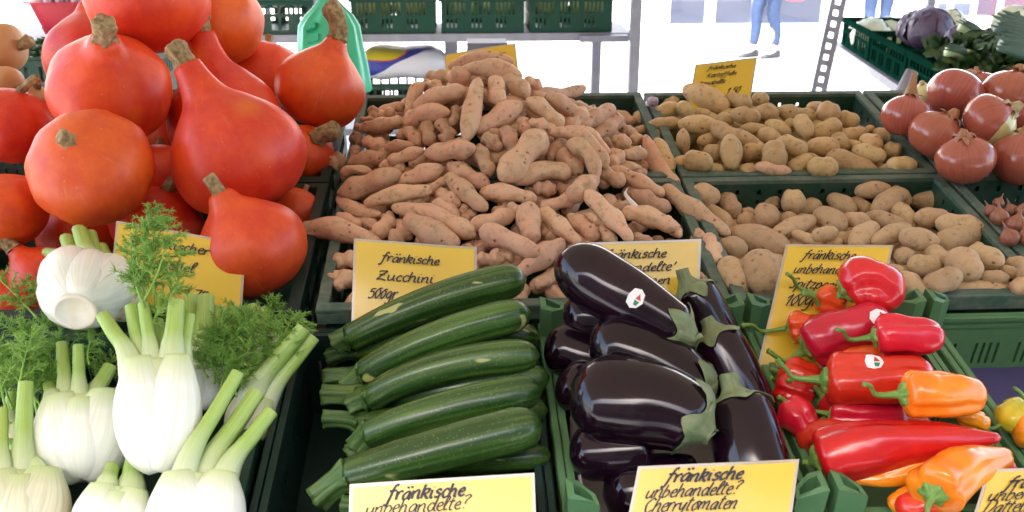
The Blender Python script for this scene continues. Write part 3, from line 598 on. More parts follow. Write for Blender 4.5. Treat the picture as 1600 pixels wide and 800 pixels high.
YEL = '''1022 182 1060 168 30;994 178 1010 192 22;1036 160 1062 160 20;1010 197 1064 192 22;1068 138 1138 170 36;1063 163 1080 182 24;1060 194 1121 196 30;1080 177 1110 178 16;1058 222 1077 222 38;1068 249 1113 255 30;1090 223 1124 214 19;1102 235 1126 242 25;1142 214 1143 262 31;1116 192 1140 212 1188 224 29;
1120 186 1147 188 21;1142 178 1188 184 25;1132 154 1173 162 24;1176 156 1200 155 22;1178 176 1216 180 30;1158 200 1198 202 17;1218 172 1248 182 25;1248 178 1274 183 23;1278 170 1312 182 30;1262 168 1286 165 15;1196 192 1235 210 25;1228 190 1242 200 19;1248 184 1264 212 27;1274 212 1310 194 28;
1308 182 1342 193 25;1187 206 1217 219 25;1160 240 1196 234 29;1207 224 1212 260 35;1213 222 1260 236 31;1262 228 1311 231 31;1304 213 1322 232 25;1318 213 1354 208 23;1180 260 1236 268 22;1232 266 1268 246 25;1262 260 1308 263 34;1292 242 1375 280 37;1163 262 1188 270 19;1243 244 1280 248 15;
1364 206 1404 218 21;1346 216 1376 230 27;1332 234 1384 246 26;1380 232 1408 237 25;1386 258 1432 257 26;1376 261 1395 275 23;1408 275 1438 276 13;1354 199 1364 206 15;1322 224 1348 234 19;990 206 1012 202 15;1018 210 1040 216 19;1026 218 1050 268 24;1054 250 1074 264 25;1106 262 1132 270 21;1130 262 1154 270 19;1156 264 1182 270 21;1040 218 1058 238 17'''
BRO = '''1078 303 1124 308 33;1128 304 1152 338 29;1104 324 1140 356 29;1152 345 1186 345 28;1158 330 1178 330 13;1182 340 1212 335 37;1199 308 1210 328 27;1222 312 1258 317 36;1244 327 1282 320 27;1222 346 1242 340 23;1210 366 1272 342 29;1138 364 1232 386 46;1120 384 1168 390 34;1238 364 1282 380 18;1132 406 1164 458 44;
1180 398 1204 454 56;1182 461 1218 461 13;1275 332 1320 356 35;1283 306 1314 302 16;1295 307 1336 332 28;1330 313 1358 330 24;1317 341 1360 347 24;1336 299 1392 295 26;1366 330 1408 300 32;1392 292 1422 320 24;1420 311 1484 316 34;1430 340 1482 340 28;1352 336 1414 352 26;1398 320 1428 354 30;1364 378 1420 355 30;
1334 384 1366 352 34;1270 369 1308 362 23;1306 370 1330 376 21;1288 378 1317 378 13;1405 368 1467 379 32;1462 348 1536 357 36;1466 380 1528 364 38;1398 396 1428 404 27;1420 416 1468 412 34;1446 386 1485 414 27;1490 396 1524 432 44;1516 390 1566 413 35;1444 450 1502 428 34;1406 426 1448 470 32;1410 444 1434 466 38;
1382 420 1414 426 19;1496 449 1588 459 32;1532 431 1576 435 22;1565 420 1592 431 19;1572 410 1610 413 22;1588 424 1615 430 27;1580 454 1615 440 28;1522 382 1537 386 12;1340 430 1362 452 30;1300 430 1330 440 30;1252 440 1290 444 30'''
LMK = {'r': [(650, 432, 'the courgette sign'), (985, 312, 'the white garlic skin'), (755, 92, 'the peak of the heap'), (515, 254, 'the potato lying on the left crate rim'), (1088, 330, 'the long potato lying across the right crate rim'), (905, 400, 'the topmost aubergine'), (1010, 165, 'the rear crate corner'), (600, 170, 'the rear left crate corner'), (690, 250, 'the middle of the left slope'), (818, 245, 'the fattest potato mid heap')],
       'y': [(1130, 120, 'the upright yellow sign'), (1067, 222, 'the round potato showing its eye'), (1335, 260, 'the biggest yellow potato'), (1415, 180, 'the nearest big onion'), (1210, 264, 'the odd pink potato'), (1000, 150, 'the rear left crate corner'), (1200, 165, 'the back of the crate'), (1150, 275, 'the front rim')],
       'b': [(1310, 390, 'the pointed pepper sign'), (1185, 376, 'the biggest brown potato'), (1088, 330, 'the long pink potato'), (1366, 440, 'the topmost red pepper'), (1450, 480, 'the green crate posts'), (1480, 300, 'the rear right crate corner'), (1200, 290, 'the rear rim'), (1545, 455, 'the long potato by the front rim'), (1500, 355, 'the double potato by the right rim')]}
ORD = ['nearest', 'second nearest', 'third nearest', 'fourth nearest', 'fifth nearest', 'sixth nearest', 'seventh nearest', 'eighth nearest', 'ninth nearest', 'tenth nearest', 'eleventh nearest', 'twelfth nearest']
SPEC = {'r': [(738, 170, 'long upright pink potato standing below the peak of the heap'), (526, 253, 'stray pink potato lying alone on the left crate rim'), (577, 286, 'long pale pink potato at the left edge of the heap near the rim'), (529, 368, 'big humped pink potato overhanging the left rim near the courgette sign'),
              (817, 244, 'fattest pink potato in the middle of the heap'), (827, 350, 'short plump bulbous pink potato above the courgettes and topmost aubergine'), (1084, 328, 'long pink potato lying across the rim into the brown potatoes'), (1115, 392, 'small pink potato with dark eyes stranded on the rim below the long one'), (1032, 254, 'long orange tinged pink potato hanging over towards the yellow potatoes')],
        'y': [(1103, 154, 'big yellow potato leaning against the upright sign, topmost in the rear crate'), (1067, 222, 'round potato showing its eye end to the viewer in the rear crate'), (1208, 264, 'odd pink potato lying among the yellow ones at the rear crate front rim'), (1333, 261, 'biggest yellow potato, hanging over the front rim of the rear crate')],
        'b': [(1185, 375, 'biggest brown potato, lying left of the pointed pepper sign'), (1542, 454, 'long brown potato lying along the front rim of the crate right of the peppers'), (1499, 352, 'rear half of the double potato by the right rim'), (1497, 372, 'front half of the double potato by the right rim')]}
CAPS = []
def tuber(P3, R, seed, mat, lab, group, lump=.10, blunt=2.6, name='potato', into=None):
    n = 26; pts = bez(P3, 60)
    s_ = -np.cos(np.linspace(0.02, math.pi - .02, n)); tt = (s_ + 1) / 2
    pts = np.array([[np.interp(t, np.linspace(0, 1, 60), pts[:, k]) for k in range(3)] for t in tt])
    rr = np.random.RandomState(seed); ph = rr.rand(6) * 6.28; k1 = 2.2 + rr.rand() * 2.2; skew = rr.uniform(-.10, .10)
    rad = R * (1 - np.abs(s_) ** blunt) ** .5 * (1 + lump * np.sin(k1 * s_ * 1.7 + ph[0])) * (1 + skew * s_)
    mb = into or MB(); mid = pts.mean(0); q = rr.rand(3) * 30
    rings = Sweep(pts, rad, 20, rf=lambda t, a: 1 + (lump > .08) * .10 * mn.noise(Vector((math.cos(a) * 2.4 + q[1], math.sin(a) * 2.4 + q[2], t * 11 + q[0]))) + lump * 1.3 * mn.noise(Vector((math.cos(a) * 1.3 + q[0], math.sin(a) * 1.3 + q[1], t * 5 + q[2]))) + .05 * math.cos(2 * a + ph[1])).rings()
    mb.loft(rings)
    if into: return
    o = mb.build(name, mat, origin=mid); return tag(o, lab, 'potato', group)
def heap(txt, H, vmin, vmax, key, mats, noun, group, lump, blunt, ext=.03):
    items = []
    for s_ in txt.replace('\n', '').split(';'):
        v = [float(x) for x in s_.split()]
        if len(v) == 5: p = [(v[0], v[1]), (v[2], v[3])]; wd = v[4]
        else: p = [(v[0], v[1]), (v[2], v[3]), (v[4], v[5])]; wd = v[6]
        items.append((p, wd))
    def ln(p): return sum(math.hypot(p[i][0] - p[i + 1][0], p[i][1] - p[i + 1][1]) for i in range(len(p) - 1))
    order = sorted(range(len(items)), key=lambda i: ln(items[i][0]) * items[i][1])
    cen = [(sum(a for a, b in p) / len(p), sum(b for a, b in p) / len(p)) for p, w_ in items]
    near = lambda x, y: min(range(len(items)), key=lambda i: math.hypot(cen[i][0] - x, cen[i][1] - y))
    spec = {near(x, y): l for x, y, l in SPEC[key]}; odd = near(1208, 264) if key == 'y' else -1
    if key == 'r': k_ = near(1084, 328); order = [i for i in order if i != k_] + [k_]
    labs = {}
    for i, (p, wd) in enumerate(items):
        cx = sum(a for a, b in p) / len(p); cy = sum(b for a, b in p) / len(p); L = ln(p)
        shp = 'bent ' if len(p) == 3 and key == 'r' and abs((p[1][0] - p[0][0]) * (p[2][1] - p[0][1]) - (p[1][1] - p[0][1]) * (p[2][0] - p[0][0])) > 320 else ''
        sz = 'small ' if L * wd < 640 else ('large ' if L * wd > 1500 else '')
        dx, dy = p[-1][0] - p[0][0], p[-1][1] - p[0][1]
        orr = 'upright ' if abs(dy) > 1.3 * abs(dx) else ('lying ' if abs(dx) > 2.2 * abs(dy) else 'slanting ')
        k = min(range(len(LMK[key])), key=lambda j: math.hypot(cx - LMK[key][j][0], cy - LMK[key][j][1])); lx, ly, ln_ = LMK[key][k]
        side = ('left of' if cx < lx else 'right of') if abs(cx - lx) > abs(cy - ly) else ('above' if cy < ly else 'below')
        labs.setdefault((sz + shp + orr + noun, side, ln_), []).append((math.hypot(cx - lx, cy - ly), i))
    lab = {}
    for (a, side, b2), l in labs.items():
        l.sort()
        for r, (_, i) in enumerate(l): lab[i] = ('%s %s %s' % (a, side, b2)) if len(l) == 1 else ('%s of the %ss %s %s' % (ORD[min(r, 11)], a, side, b2))
    for i in lab:
        if len(lab[i].split()) > 16: lab[i] = lab[i].replace('slanting ', '').replace('lying ', '').replace('upright ', '')
    lab.update(spec)
    placed = []
    for i in order:
        p, wd = items[i]; L = ln(p); fragment = L * wd < 620
        mx, my = np.mean([a for a, b in p]), np.mean([b for a, b in p]); tm = hit(mx, my, H, vmin, vmax)
        ts = []
        lim = 1.0 * L * tm / F * .55
        for (a, b2) in p: t_ = hit(a, b2, H, vmin, vmax); ts.append(tm + max(-lim, min(lim, t_ - tm)))
        R = wd * tm / F / 2 * (.99 if key == 'r' else 1.06)
        if len(p) == 3: ts[1] = (ts[0] + ts[2]) / 2
        if ext:
            q = list(p); d0 = np.array(p[0]) - np.array(p[1]); d1 = np.array(p[-1]) - np.array(p[-2])
            q[0] = tuple(np.array(p[0]) + d0 / np.linalg.norm(d0) * wd * ext); q[-1] = tuple(np.array(p[-1]) + d1 / np.linalg.norm(d1) * wd * ext); p = q
        sh = R * .9 + (.014 if fragment else 0)
        def caps(sh): 
            P3 = [W(a, b2, t_ + sh) for (a, b2), t_ in zip(p, ts)]; c = bez(P3, 7)
            return P3, c, R * np.array([.55, .85, .98, 1, .98, .85, .55])
        for _ in range(16):
            P3, c, r = caps(sh); worst = 0
            for (c2, r2) in placed + CAPS:
                if abs(c2[3][0] - c[3][0]) > .16: continue
                dd = np.linalg.norm(c[:, None] - c2[None], axis=2); ov = (.80 * (r[:, None] + r2[None]) - dd).max(); worst = max(worst, ov)
            if worst < .001 or sh < R * .9 - .034: break
            sh -= min(.005, worst * .8 + .001)
        placed.append((c, r)); seed = 1000 * ord(key) + i
        m = mats[1] if i == odd else mats[0]
        tuber(P3, R, seed, m, lab[i], group, lump, blunt)
    return placed
PL = heap(ROSA, H_rosa, .03, .74, 'r', [M['rosa']], 'pink potato', 'pink fingerling potatoes in the heap', .15, 3.4)
PY_ = heap(YEL, H_y, .41, .75, 'y', [M['yellow_potato'], M['rosa']], 'yellow potato', 'yellow potatoes in the rear crate', .06, 2.5)
PB_ = heap(BRO, H_b, .02, .36, 'b', [M['brown_potato']], 'brown potato', 'brown potatoes in the front crate', .06, 2.5)
def filler(own, H, u0, u1, v0, v1, n, L0, R0, mat, lab, group, drop, seed, lump, blunt):
    rr = np.random.RandomState(seed); pts = []
    while len(pts) < n:
        best = None
        for _ in range(12):
            q = (rr.uniform(u0, u1), rr.uniform(v0, v1)); d = min([9] + [math.hypot(q[0] - a[0], q[1] - a[1]) for a in pts])
            if best is None or d > best[0]: best = (d, q)
        pts.append(best[1])
    rest = MB()
    for i, (u, v) in enumerate(pts):
        a = rr.uniform(0, 3.14); L = L0 * rr.uniform(.8, 1.15); du, dv = math.cos(a) * L / 2, math.sin(a) * L / 2
        q = [D(min(max(x, u0 - .01), u1 + .01), min(max(y, v0 - .01), v1 + .01), H(x, y) - drop - rr.uniform(0, .008)) for x, y in ((u - du, v - dv), (u + du, v + dv))]
        tuber([q[0], (q[0] + q[1]) / 2 + EN * rr.uniform(-.006, .006) , q[1]], R0 * rr.uniform(.85, 1.1), seed * 500 + i, mat, lab, group, lump, blunt, into=None if i < own else rest)
    for k in range(int(n * 1.1)):
        u, v = rr.uniform(u0, u1), rr.uniform(v0, v1); a = rr.uniform(0, 3.14); du, dv = math.cos(a) * L0 / 2, math.sin(a) * L0 / 2
        q = [D(min(max(x, u0), u1), min(max(y, v0), v1), H(x, y) - drop - .028 - rr.uniform(0, .01)) for x, y in ((u - du, v - dv), (u + du, v + dv))]
        tuber([q[0], (q[0] + q[1]) / 2 + EN * .004, q[1]], R0 * 1.1, seed * 900 + k, mat, lab, group, lump, blunt, into=rest)
    tag(rest.build('potatoes', mat, origin=D((u0 + u1) / 2, (v0 + v1) / 2, -.1)), lab.replace('potato', 'potatoes').replace('buried', 'or wholly buried'), 'potatoes', None, 'stuff')
filler(28, H_rosa, -.165, .345, .03, .74, 120, .062, .0140, M['rosa'], 'pink potato mostly buried under the others of the heap', 'buried pink potatoes', .026, 11, .1, 3.0)
filler(11, H_y, .43, .81, .42, .74, 34, .065, .019, M['yellow_potato'], 'yellow potato mostly buried under the others in the rear crate', 'buried yellow potatoes', .030, 12, .05, 2.3)
filler(11, H_b, .43, .81, .03, .35, 34, .065, .019, M['brown_potato'], 'brown potato mostly buried under the others in the front crate', 'buried brown potatoes', .030, 13, .05, 2.3)
# white garlic skin caught among the pink potatoes, clear wrapper at the back
mb = MB(); c = cr([W(981, 294, 1.555), W(977, 304, 1.55), W(988, 318, 1.54), W(998, 330, 1.535), W(1012, 338, 1.53)], 16); wd = np.interp(np.linspace(0, 1, 16), [0, .3, .7, 1], [.0015, .003, .0065, .004])
rows = [[c[i] - RT * wd[i] - FW * .001, c[i] - FW * (.003 + .001 * math.sin(i)), c[i] + RT * wd[i] + UP * .002] for i in range(16)]; rows2 = [[p + FW * .0006 for p in r][::-1] for r in rows]
mb.loft([r + q for r, q in zip(rows, rows2)]); tag(mb.build('garlic_skin', M['scrap'], origin=c[8]), 'curled strip of dry white garlic skin caught among the pink potatoes', 'garlic skin')
mb = MB(); cc = W(1019, 159, 1.93); mb.loft([[cc + (RT * math.cos(a) * 1.15 + UP * math.sin(a)) * .011 * math.sin(math.pi * (k + .5) / 7) * (1 + .4 * mn.noise(Vector((a * 2, k, 3)))) + FW * .012 * math.cos(math.pi * (k + .5) / 7) for a in np.arange(10) * .6283] for k in range(7)])
tag(mb.build('crumpled_wrapper', simple('clear_film', (.55, .56, .66), (.30, .16, .24), 90, .15), origin=cc, smooth=False), 'crumpled clear plastic scrap by the rear rim of the yellow potato crate', 'wrapper')
# ---------------------------------------------------------------- onions and shallots
ON = [(1416, 182, 39, 1.80, 1423, 148, .12, 26, 'copper onion with a tall dry neck, leftmost of the big onions'), (1493, 149, 45, 1.86, 1520, 108, -.1, 8, 'big copper onion with flat dry top behind the others, topmost left'),
      (1461, 212, 43, 1.75, 1492, 176, .3, 12, 'copper onion in the middle of the front, between the tall necked and the peeled one'), (1545, 190, 44, 1.73, 1578, 172, .45, 14, 'copper onion with a peeled yellow green patch and frayed neck'),
      (1508, 250, 45, 1.66, 1506, 216, .35, 9, 'nearest big copper onion with a flat dry top by the crate rim'), (1598, 250, 50, 1.68, 1606, 210, .2, 12, 'big copper onion at the right edge beside the nearest one'),
      (1578, 148, 44, 1.84, 1592, 112, .1, 8, 'copper onion with a long flat dry leaf on top at the upper right'), (1443, 150, 22, 1.93, 1440, 126, .1, 4, 'half peeled pale onion peeping out behind the leftmost copper one'),
      (1533, 134, 24, 1.96, 1526, 112, 0, 10, 'small copper onion at the very back with only its neck and shoulder showing'), (1608, 188, 34, 1.80, 1620, 160, 0, 6, 'copper onion cut by the right edge above the big one'),
      (1600, 214, 16, 1.74, 1612, 200, 0, 4, 'pale green onion glimpsed in the gap at the right edge')]
OP = [(0, -.80), (.18, -.79), (.55, -.70), (.90, -.34), (1.0, .04), (.90, .40), (.62, .66), (.34, .80), (.16, .90), (.11, .98)]
m_, t_, b_, c_, v_ = striped('peeling_onion_skin', (.47, .135, .07), (.40, .10, .052), 9.0, .7, .35, .68, .27, .3, bs=.06)
sp_ = t_.nodes.new('ShaderNodeSeparateXYZ'); tc_ = t_.nodes.new('ShaderNodeTexCoord'); t_.links.new(tc_.outputs['Object'], sp_.inputs[0])
dt = nd(t_, 'ShaderNodeVectorMath', operation='DOT_PRODUCT'); t_.links.new(tc_.outputs['Object'], dt.inputs[0]); M['peel'] = m_; PEELN = dt
cmp_ = nd(t_, 'ShaderNodeMath', operation='GREATER_THAN'); cmp_.inputs[1].default_value = .0235; nz_ = nd(t_, 'ShaderNodeMath', operation='MULTIPLY_ADD'); nz_.inputs[1].default_value = .006
t_.links.new(noise_(t_, tc_.outputs['Object'], 50, 2), nz_.inputs[0]); t_.links.new(dt.outputs['Value'], nz_.inputs[2]); t_.links.new(nz_.outputs[0], cmp_.inputs[0])
t_.links.new(mix(t_, cmp_.outputs[0], c_, (.66, .66, .28)), b_.inputs['Base Color'])
for i, (cx, cy, rp, z, sx, sy, tw, nk, lab) in enumerate(ON):
    R = rp * z / F; ax = img_axis(cx, cy, sx, sy, tw); mb = MB(); revolve(mb, OP, R, 40, 30, 7, i * 2.1, .008)
    mt = M['onion_flesh'] if i in (7, 10) else (M['peel'] if i == 3 else M['onion']); o = tag(mb.build('onion', mt), lab, 'onion', 'big onions heaped in the right rear crate'); ctr = W(cx, cy, z); place(o, ctr, ax, i)
    inv = np.array((axis_rot(ax) @ Matrix.Rotation(i, 3, 'Z')).inverted())
    if i == 3: dd = nrm(inv @ (RT * .75 - UP * .62 - FW * .25)); PEELN.inputs[1].default_value = tuple(dd)
    L = nk * z / F * (1 if i == 0 else .7); rr = np.random.RandomState(i); bd = inv @ (RT * rr.uniform(-.6, .6) + UP * .4) * L * .5
    nmat = M['onion_pale'] if i in (3, 7, 10) else M['onion_neck']; mb = MB()
    mb.tube(bez([np.array([0, 0, .80 * R]), np.array([0, 0, .92 * R + L * .4]), np.array([0, 0, .95 * R + L]) + bd], 10), R * np.linspace(.26, .10, 10) , 12, rf=lambda t, a: 1 + .25 * math.cos(4 * a + t * 3))
    for k in range(5):                                   # loose flaps of dry skin round the neck
        a = k * 1.256 + rr.rand(); q = np.array([math.cos(a), math.sin(a), 0]); tg = np.array([-math.sin(a), math.cos(a), 0]); l2 = R * rr.uniform(.18, .5)
        pts = [q * R * .20 + np.array([0, 0, .86 * R]), q * (R * .20 + l2 * .5) + np.array([0, 0, .89 * R]), q * (R * .2 + l2) + np.array([0, 0, (.86 - .22 * rr.rand()) * R])]
        ww = [R * .10, R * .12, R * .02]; rows = []
        for p_, w_ in zip(pts, ww): rows.append([p_ - tg * w_, p_ + tg * w_, p_ + tg * w_ + np.array([0, 0, .0006]), p_ - tg * w_ + np.array([0, 0, .0006])])
        mb.loft(rows)
    n_o = mb.build('neck', nmat); n_o.parent = o
SH = [(1562, 340, 14, 1.55, 1560, 312, 'pointed shallot standing upright at the right edge'), (1588, 352, 16, 1.53, 1594, 330, 'round shallot at the right edge beside the upright one'), (1548, 330, 10, 1.57, 1540, 316, 'small dark shallot behind the upright one'), (1600, 330, 12, 1.57, 1604, 312, 'shallot cut by the right edge'), (1578, 372, 15, 1.5, 1570, 355, 'shallot low against the crate wall'), (1606, 372, 15, 1.5, 1600, 352, 'lowest shallot at the right edge'), (1560, 318, 9, 1.62, 1566, 306, 'tiny shallot at the back near the rim'), (1580, 330, 11, 1.59, 1576, 318, 'shallot between the upright one and the edge')]
for i, (cx, cy, rp, z, sx, sy, lab) in enumerate(SH):
    R = rp * z / F; mb = MB(); revolve(mb, [(0, -.9), (.5, -.8), (.95, -.3), (1, .1), (.86, .5), (.5, .86), (.2, 1.15), (.10, 1.7), (.05, 2.0)], R, 24, 24, 5, i, .03)
    o = tag(mb.build('shallot', M['shallot']), lab, 'shallot', 'shallots in the right crate'); place(o, W(cx, cy, z), img_axis(cx, cy, sx, sy, .1), i)

# ---------------------------------------------------------------- courgettes
ZU = [((548, 529), (676, 472), (815, 436), 58, 1.285, 1.285, (524, 538), 'topmost courgette, leaning against its sign'), ((568, 585), (682, 529), (822, 490), 58, 1.235, 1.235, (543, 606), 'second courgette from the top of the stack, strongly curved'),
      ((578, 624), (686, 577), (836, 556), 58, 1.185, 1.185, (546, 634), 'third courgette down in the stack'), ((576, 680), (688, 641), (840, 610), 60, 1.13, 1.14, (556, 700), 'fourth courgette down, pale scratches near its middle'),
      ((546, 742), (686, 703), (838, 664), 72, 1.065, 1.075, (496, 780), 'lowest front courgette with scratched skin above the bottom sign'),
      ((560, 548), (690, 520), (838, 528), 44, 1.31, 1.29, (512, 560), 'dark courgette hidden behind the second one, its tip showing right'), ((560, 622), (700, 610), (852, 590), 54, 1.22, 1.19, (504, 618), 'courgette under the third one, ridged stem sticking out left'),
      ((560, 660), (700, 650), (850, 640), 46, 1.19, 1.17, (506, 654), 'dark courgette low in the stack, stem end showing below the ridged one'), ((600, 735), (730, 722), (856, 712), 40, 1.13, 1.12, (560, 712), 'dark courgette lying at the bottom right of the stack'),
      ((580, 690), (700, 690), (840, 676), 46, 1.14, 1.12, (545, 708), 'courgette buried between the fourth and the lowest front one'), ((585, 800), (700, 790), (820, 780), 56, 1.05, 1.05, (535, 792), 'courgette mostly hidden behind the bottom sign'),
      ((555, 535), (680, 500), (800, 490), 44, 1.33, 1.31, (514, 548), 'courgette deep behind the topmost one, only its stem showing'), ((560, 590), (700, 580), (830, 570), 50, 1.26, 1.24, (508, 590), 'courgette deep under the second one, stem end in shadow')]
for i, (a, m, b2, wd, za, zb, st, lab) in enumerate(ZU):
    zm = (za + zb) / 2 - .012; P3 = [W(*a, za), W(*m, zm), W(*b2, zb)]; R = wd * zm / F / 2
    o = thing('courgette', lab, 'courgette', P3[1], 'dark green courgettes stacked in one crate'); n = 40
    d = nrm(P3[2] - P3[1]) * R * .25; P3[2] = P3[2] + d; pts = bez(P3, n); t = np.linspace(0, 1, n)
    rad = R * np.interp(t, [0, .04, .25, .6, .86, .93, .97, .99, 1], [.74, .78, .86, .97, 1.02, .92, .68, .42, .10]); rr = i * 1.7
    sw = Sweep(pts, rad, 24, rf=lambda t_, a_: 1 + .022 * math.cos(5 * a_ + rr) + .012 * mn.noise(Vector((math.cos(a_), math.sin(a_) + rr, t_ * 7))))
    mb = MB(); mb.loft(sw.rings()); mb.build('body', M['zucchini'], o)
    S0 = W(*st, za + .004); s0 = pts[0]; mb = MB()
    sp = bez([s0 + (pts[1] - s0) * .25, s0 * .6 + S0 * .4 + UP * .002, S0], 14)
    mb.tube(sp, R * np.interp(np.linspace(0, 1, 14), [0, .12, .4, .8, 1], [.80, .72, .56, .54, .60]), 25, rf=lambda t_, a_: 1 + .17 * math.cos(5 * a_ + rr) + .03 * math.cos(10 * a_)); mb.build('stem', M['zucchini_stem'], o)

# ---------------------------------------------------------------- aubergines
def sticker(sw, t0, th0, dt, dth, parent):
    g_ = lambda a, b2, off: sw.surf(t0 + dt * a, th0 + dth * b2, off)
    def patch(poly, mat, off, name, par):
        mb = MB(); k = 4; rings = []
        cx, cy = np.mean([p[0] for p in poly]), np.mean([p[1] for p in poly]); pl = []
        for i in range(len(poly)):
            for f in (0, .34, .67): pl.append((poly[i][0] * (1 - f) + poly[(i + 1) % len(poly)][0] * f, poly[i][1] * (1 - f) + poly[(i + 1) % len(poly)][1] * f))
        for q in range(k + 1): rings.append([g_(cx + (x - cx) * (1 - q / k * .98), cy + (y - cy) * (1 - q / k * .98), off) for x, y in pl])
        mb.loft(rings, False, True); return mb.build(name, mat, par)
    s_ = patch([(-1, 0), (-.8, .7), (-.1, 1), (.6, .75), (1, .1), (.7, -.7), (0, -1), (-.75, -.75)], M['white'], .0007, 'sticker', parent)
    patch([(-.05, .05), (.65, .0), (.15, -.55)], M['sred'], .0011, 'emblem', s_); patch([(-.05, .15), (.6, .15), (.45, .6), (.05, .6)], M['sgreen'], .0011, 'emblem', s_)
EG = [((898, 415), (985, 470), (1072, 522), 48, 39, 1.215, 1.165, 'topmost big aubergine with a white fruit sticker'), ((950, 540), (1020, 562), (1098, 622), 48, 45, 1.185, 1.15, 'middle aubergine lying between the topmost and the biggest one'),
      ((934, 630), (1014, 634), (1094, 668), 68, 56, 1.10, 1.06, 'biggest shiniest aubergine in the middle of the crate'), ((1148, 588), (1110, 510), (1078, 448), 38, 36, 1.27, 1.28, 'slim aubergine standing behind the topmost one, green calyx up'),
      ((1182, 680), (1148, 590), (1116, 520), 42, 37, 1.19, 1.215, 'slim aubergine at the right of the crate under the one with calyx up'), ((1195, 800), (1172, 705), (1148, 622), 56, 50, 1.05, 1.10, 'straight aubergine at the right front with a pale green calyx on top'),
      ((905, 500), (950, 500), (1000, 530), 38, 36, 1.27, 1.25, 'dark aubergine under the left end of the topmost one'), ((876, 545), (920, 560), (970, 590), 40, 36, 1.25, 1.23, 'dark aubergine deep at the left rear beside the courgettes'),
      ((896, 606), (940, 620), (990, 640), 42, 40, 1.20, 1.17, 'dark aubergine behind the left end of the biggest one'), ((918, 706), (965, 705), (1020, 700), 44, 40, 1.10, 1.08, 'small dark aubergine with a brown scar, below the biggest one'),
      ((978, 772), (1035, 765), (1095, 760), 56, 50, 1.09, 1.085, 'aubergine at the bottom behind the cherry tomato sign')]
for i, (a, m, b2, r0, r1, za, zb, lab) in enumerate(EG):
    zm = (za + zb) / 2; P3 = [W(*a, za), W(*m, zm), W(*b2, zb)]; o = thing('aubergine', lab, 'aubergine', P3[1], 'glossy aubergines in one crate')
    R0, R1 = 1.05 * r0 * za / F, 1.03 * r1 * zb / F; P3[0] = P3[0] - nrm(P3[1] - P3[0]) * R0 * .62; n = 40; pts = bez(P3, n); t = np.linspace(0, 1, n)
    s_ = np.interp(t, [0, .25, .45, .8, 1], [R0, R0, R0 * .97 + R1 * .03, R1 * 1.02, R1 * .90])
    s_ = np.convolve(np.pad(s_, 4, 'edge'), np.ones(9) / 9, 'valid'); cap0 = np.sqrt(np.clip(1 - (1 - np.clip(t / .24, 0, 1)) ** 2.1, 0, 1)); cap0[0] = .06; cap1 = np.sqrt(np.clip(1 - np.clip((t - .88) / .135, 0, 1) ** 2.2, .02, 1))
    rad = s_ * cap0 * cap1; sw = Sweep(pts, rad, 32, rf=lambda t_, a_, i=i: 1 + .03 * mn.noise(Vector((math.cos(a_) + i, math.sin(a_), t_ * 2))) + .018 * math.cos(3 * a_ + i))
    mb = MB(); mb.loft(sw.rings()); mb.build('body', M['eggplant'], o)
    if i in (0, 1, 2, 3, 4, 5):
        mb = MB(); ns, na = 9, 60; rows = []; tip = pts[-1] + sw.T[-1] * .004
        for k in range(ns):
            f = k / (ns - 1); row = []
            for j in range(na):
                a_ = 2 * math.pi * j / na; lobe = abs(math.cos(2.5 * a_ + i)) ** 1.6; Lt = (.05 + .12 * (1 - lobe) ** 1.6 * (1 + .5 * math.sin(a_ * 1 + i))) 
                tt = 1 - f * Lt; cu = .0012 + .0035 * f ** 3 * (1 if lobe < .5 else .3)
                row.append(sw.surf(tt, a_, cu) + sw.T[-1] * (.003 * (1 - f)))
            rows.append(row)
        inner = [[p - nrm(p - pts[-4]) * .0010 for p in r] for r in rows[::-1]]
        mb.loft(rows + inner, False, False)
        rs = np.random.RandomState(i + 5); e = tip + sw.T[-1] * R1 * (.55 if i > 2 else .26) + UP * .006 * rs.rand()
        mb.tube(bez([pts[-1] - sw.T[-1] * .006, tip + sw.T[-1] * .008, e], 10), R1 * np.interp(np.linspace(0, 1, 10), [0, .25, .5, 1], [.85, .5, .30, .27]), 16, rf=lambda t_, a_: 1 + .12 * math.cos(5 * a_))
        mb.build('calyx', M['calyx'], o)
    if i == 0:
        tgt = W(995, 466, 1.0); best = None
        for t0 in np.linspace(.45, .85, 41):
            for th in np.linspace(0, 2 * math.pi, 120):
                p = sw.surf(t0, th); q = p - CAM; zz = q @ FW; e_ = math.hypot(800 + F * (q @ RT) / zz - 995, 400 - F * (q @ UP) / zz - 466); nn = nrm(p - sw.surf(t0, th + math.pi))
                if nn @ q < 0 and (best is None or e_ < best[0]): best = (e_, t0, th)
        sticker(sw, best[1], best[2], .056, .36, o)
    if i == 9 or i == 10:
        mb = MB(); mb.loft([[sw.surf(.16 + .012 * q_ * math.cos(x), 2.2 + .10 * q_ * math.sin(x), .0006) for x in np.arange(8) * .785] for q_ in (1, .5, .05)], False, True); mb.build('scar', M['stem'], o)

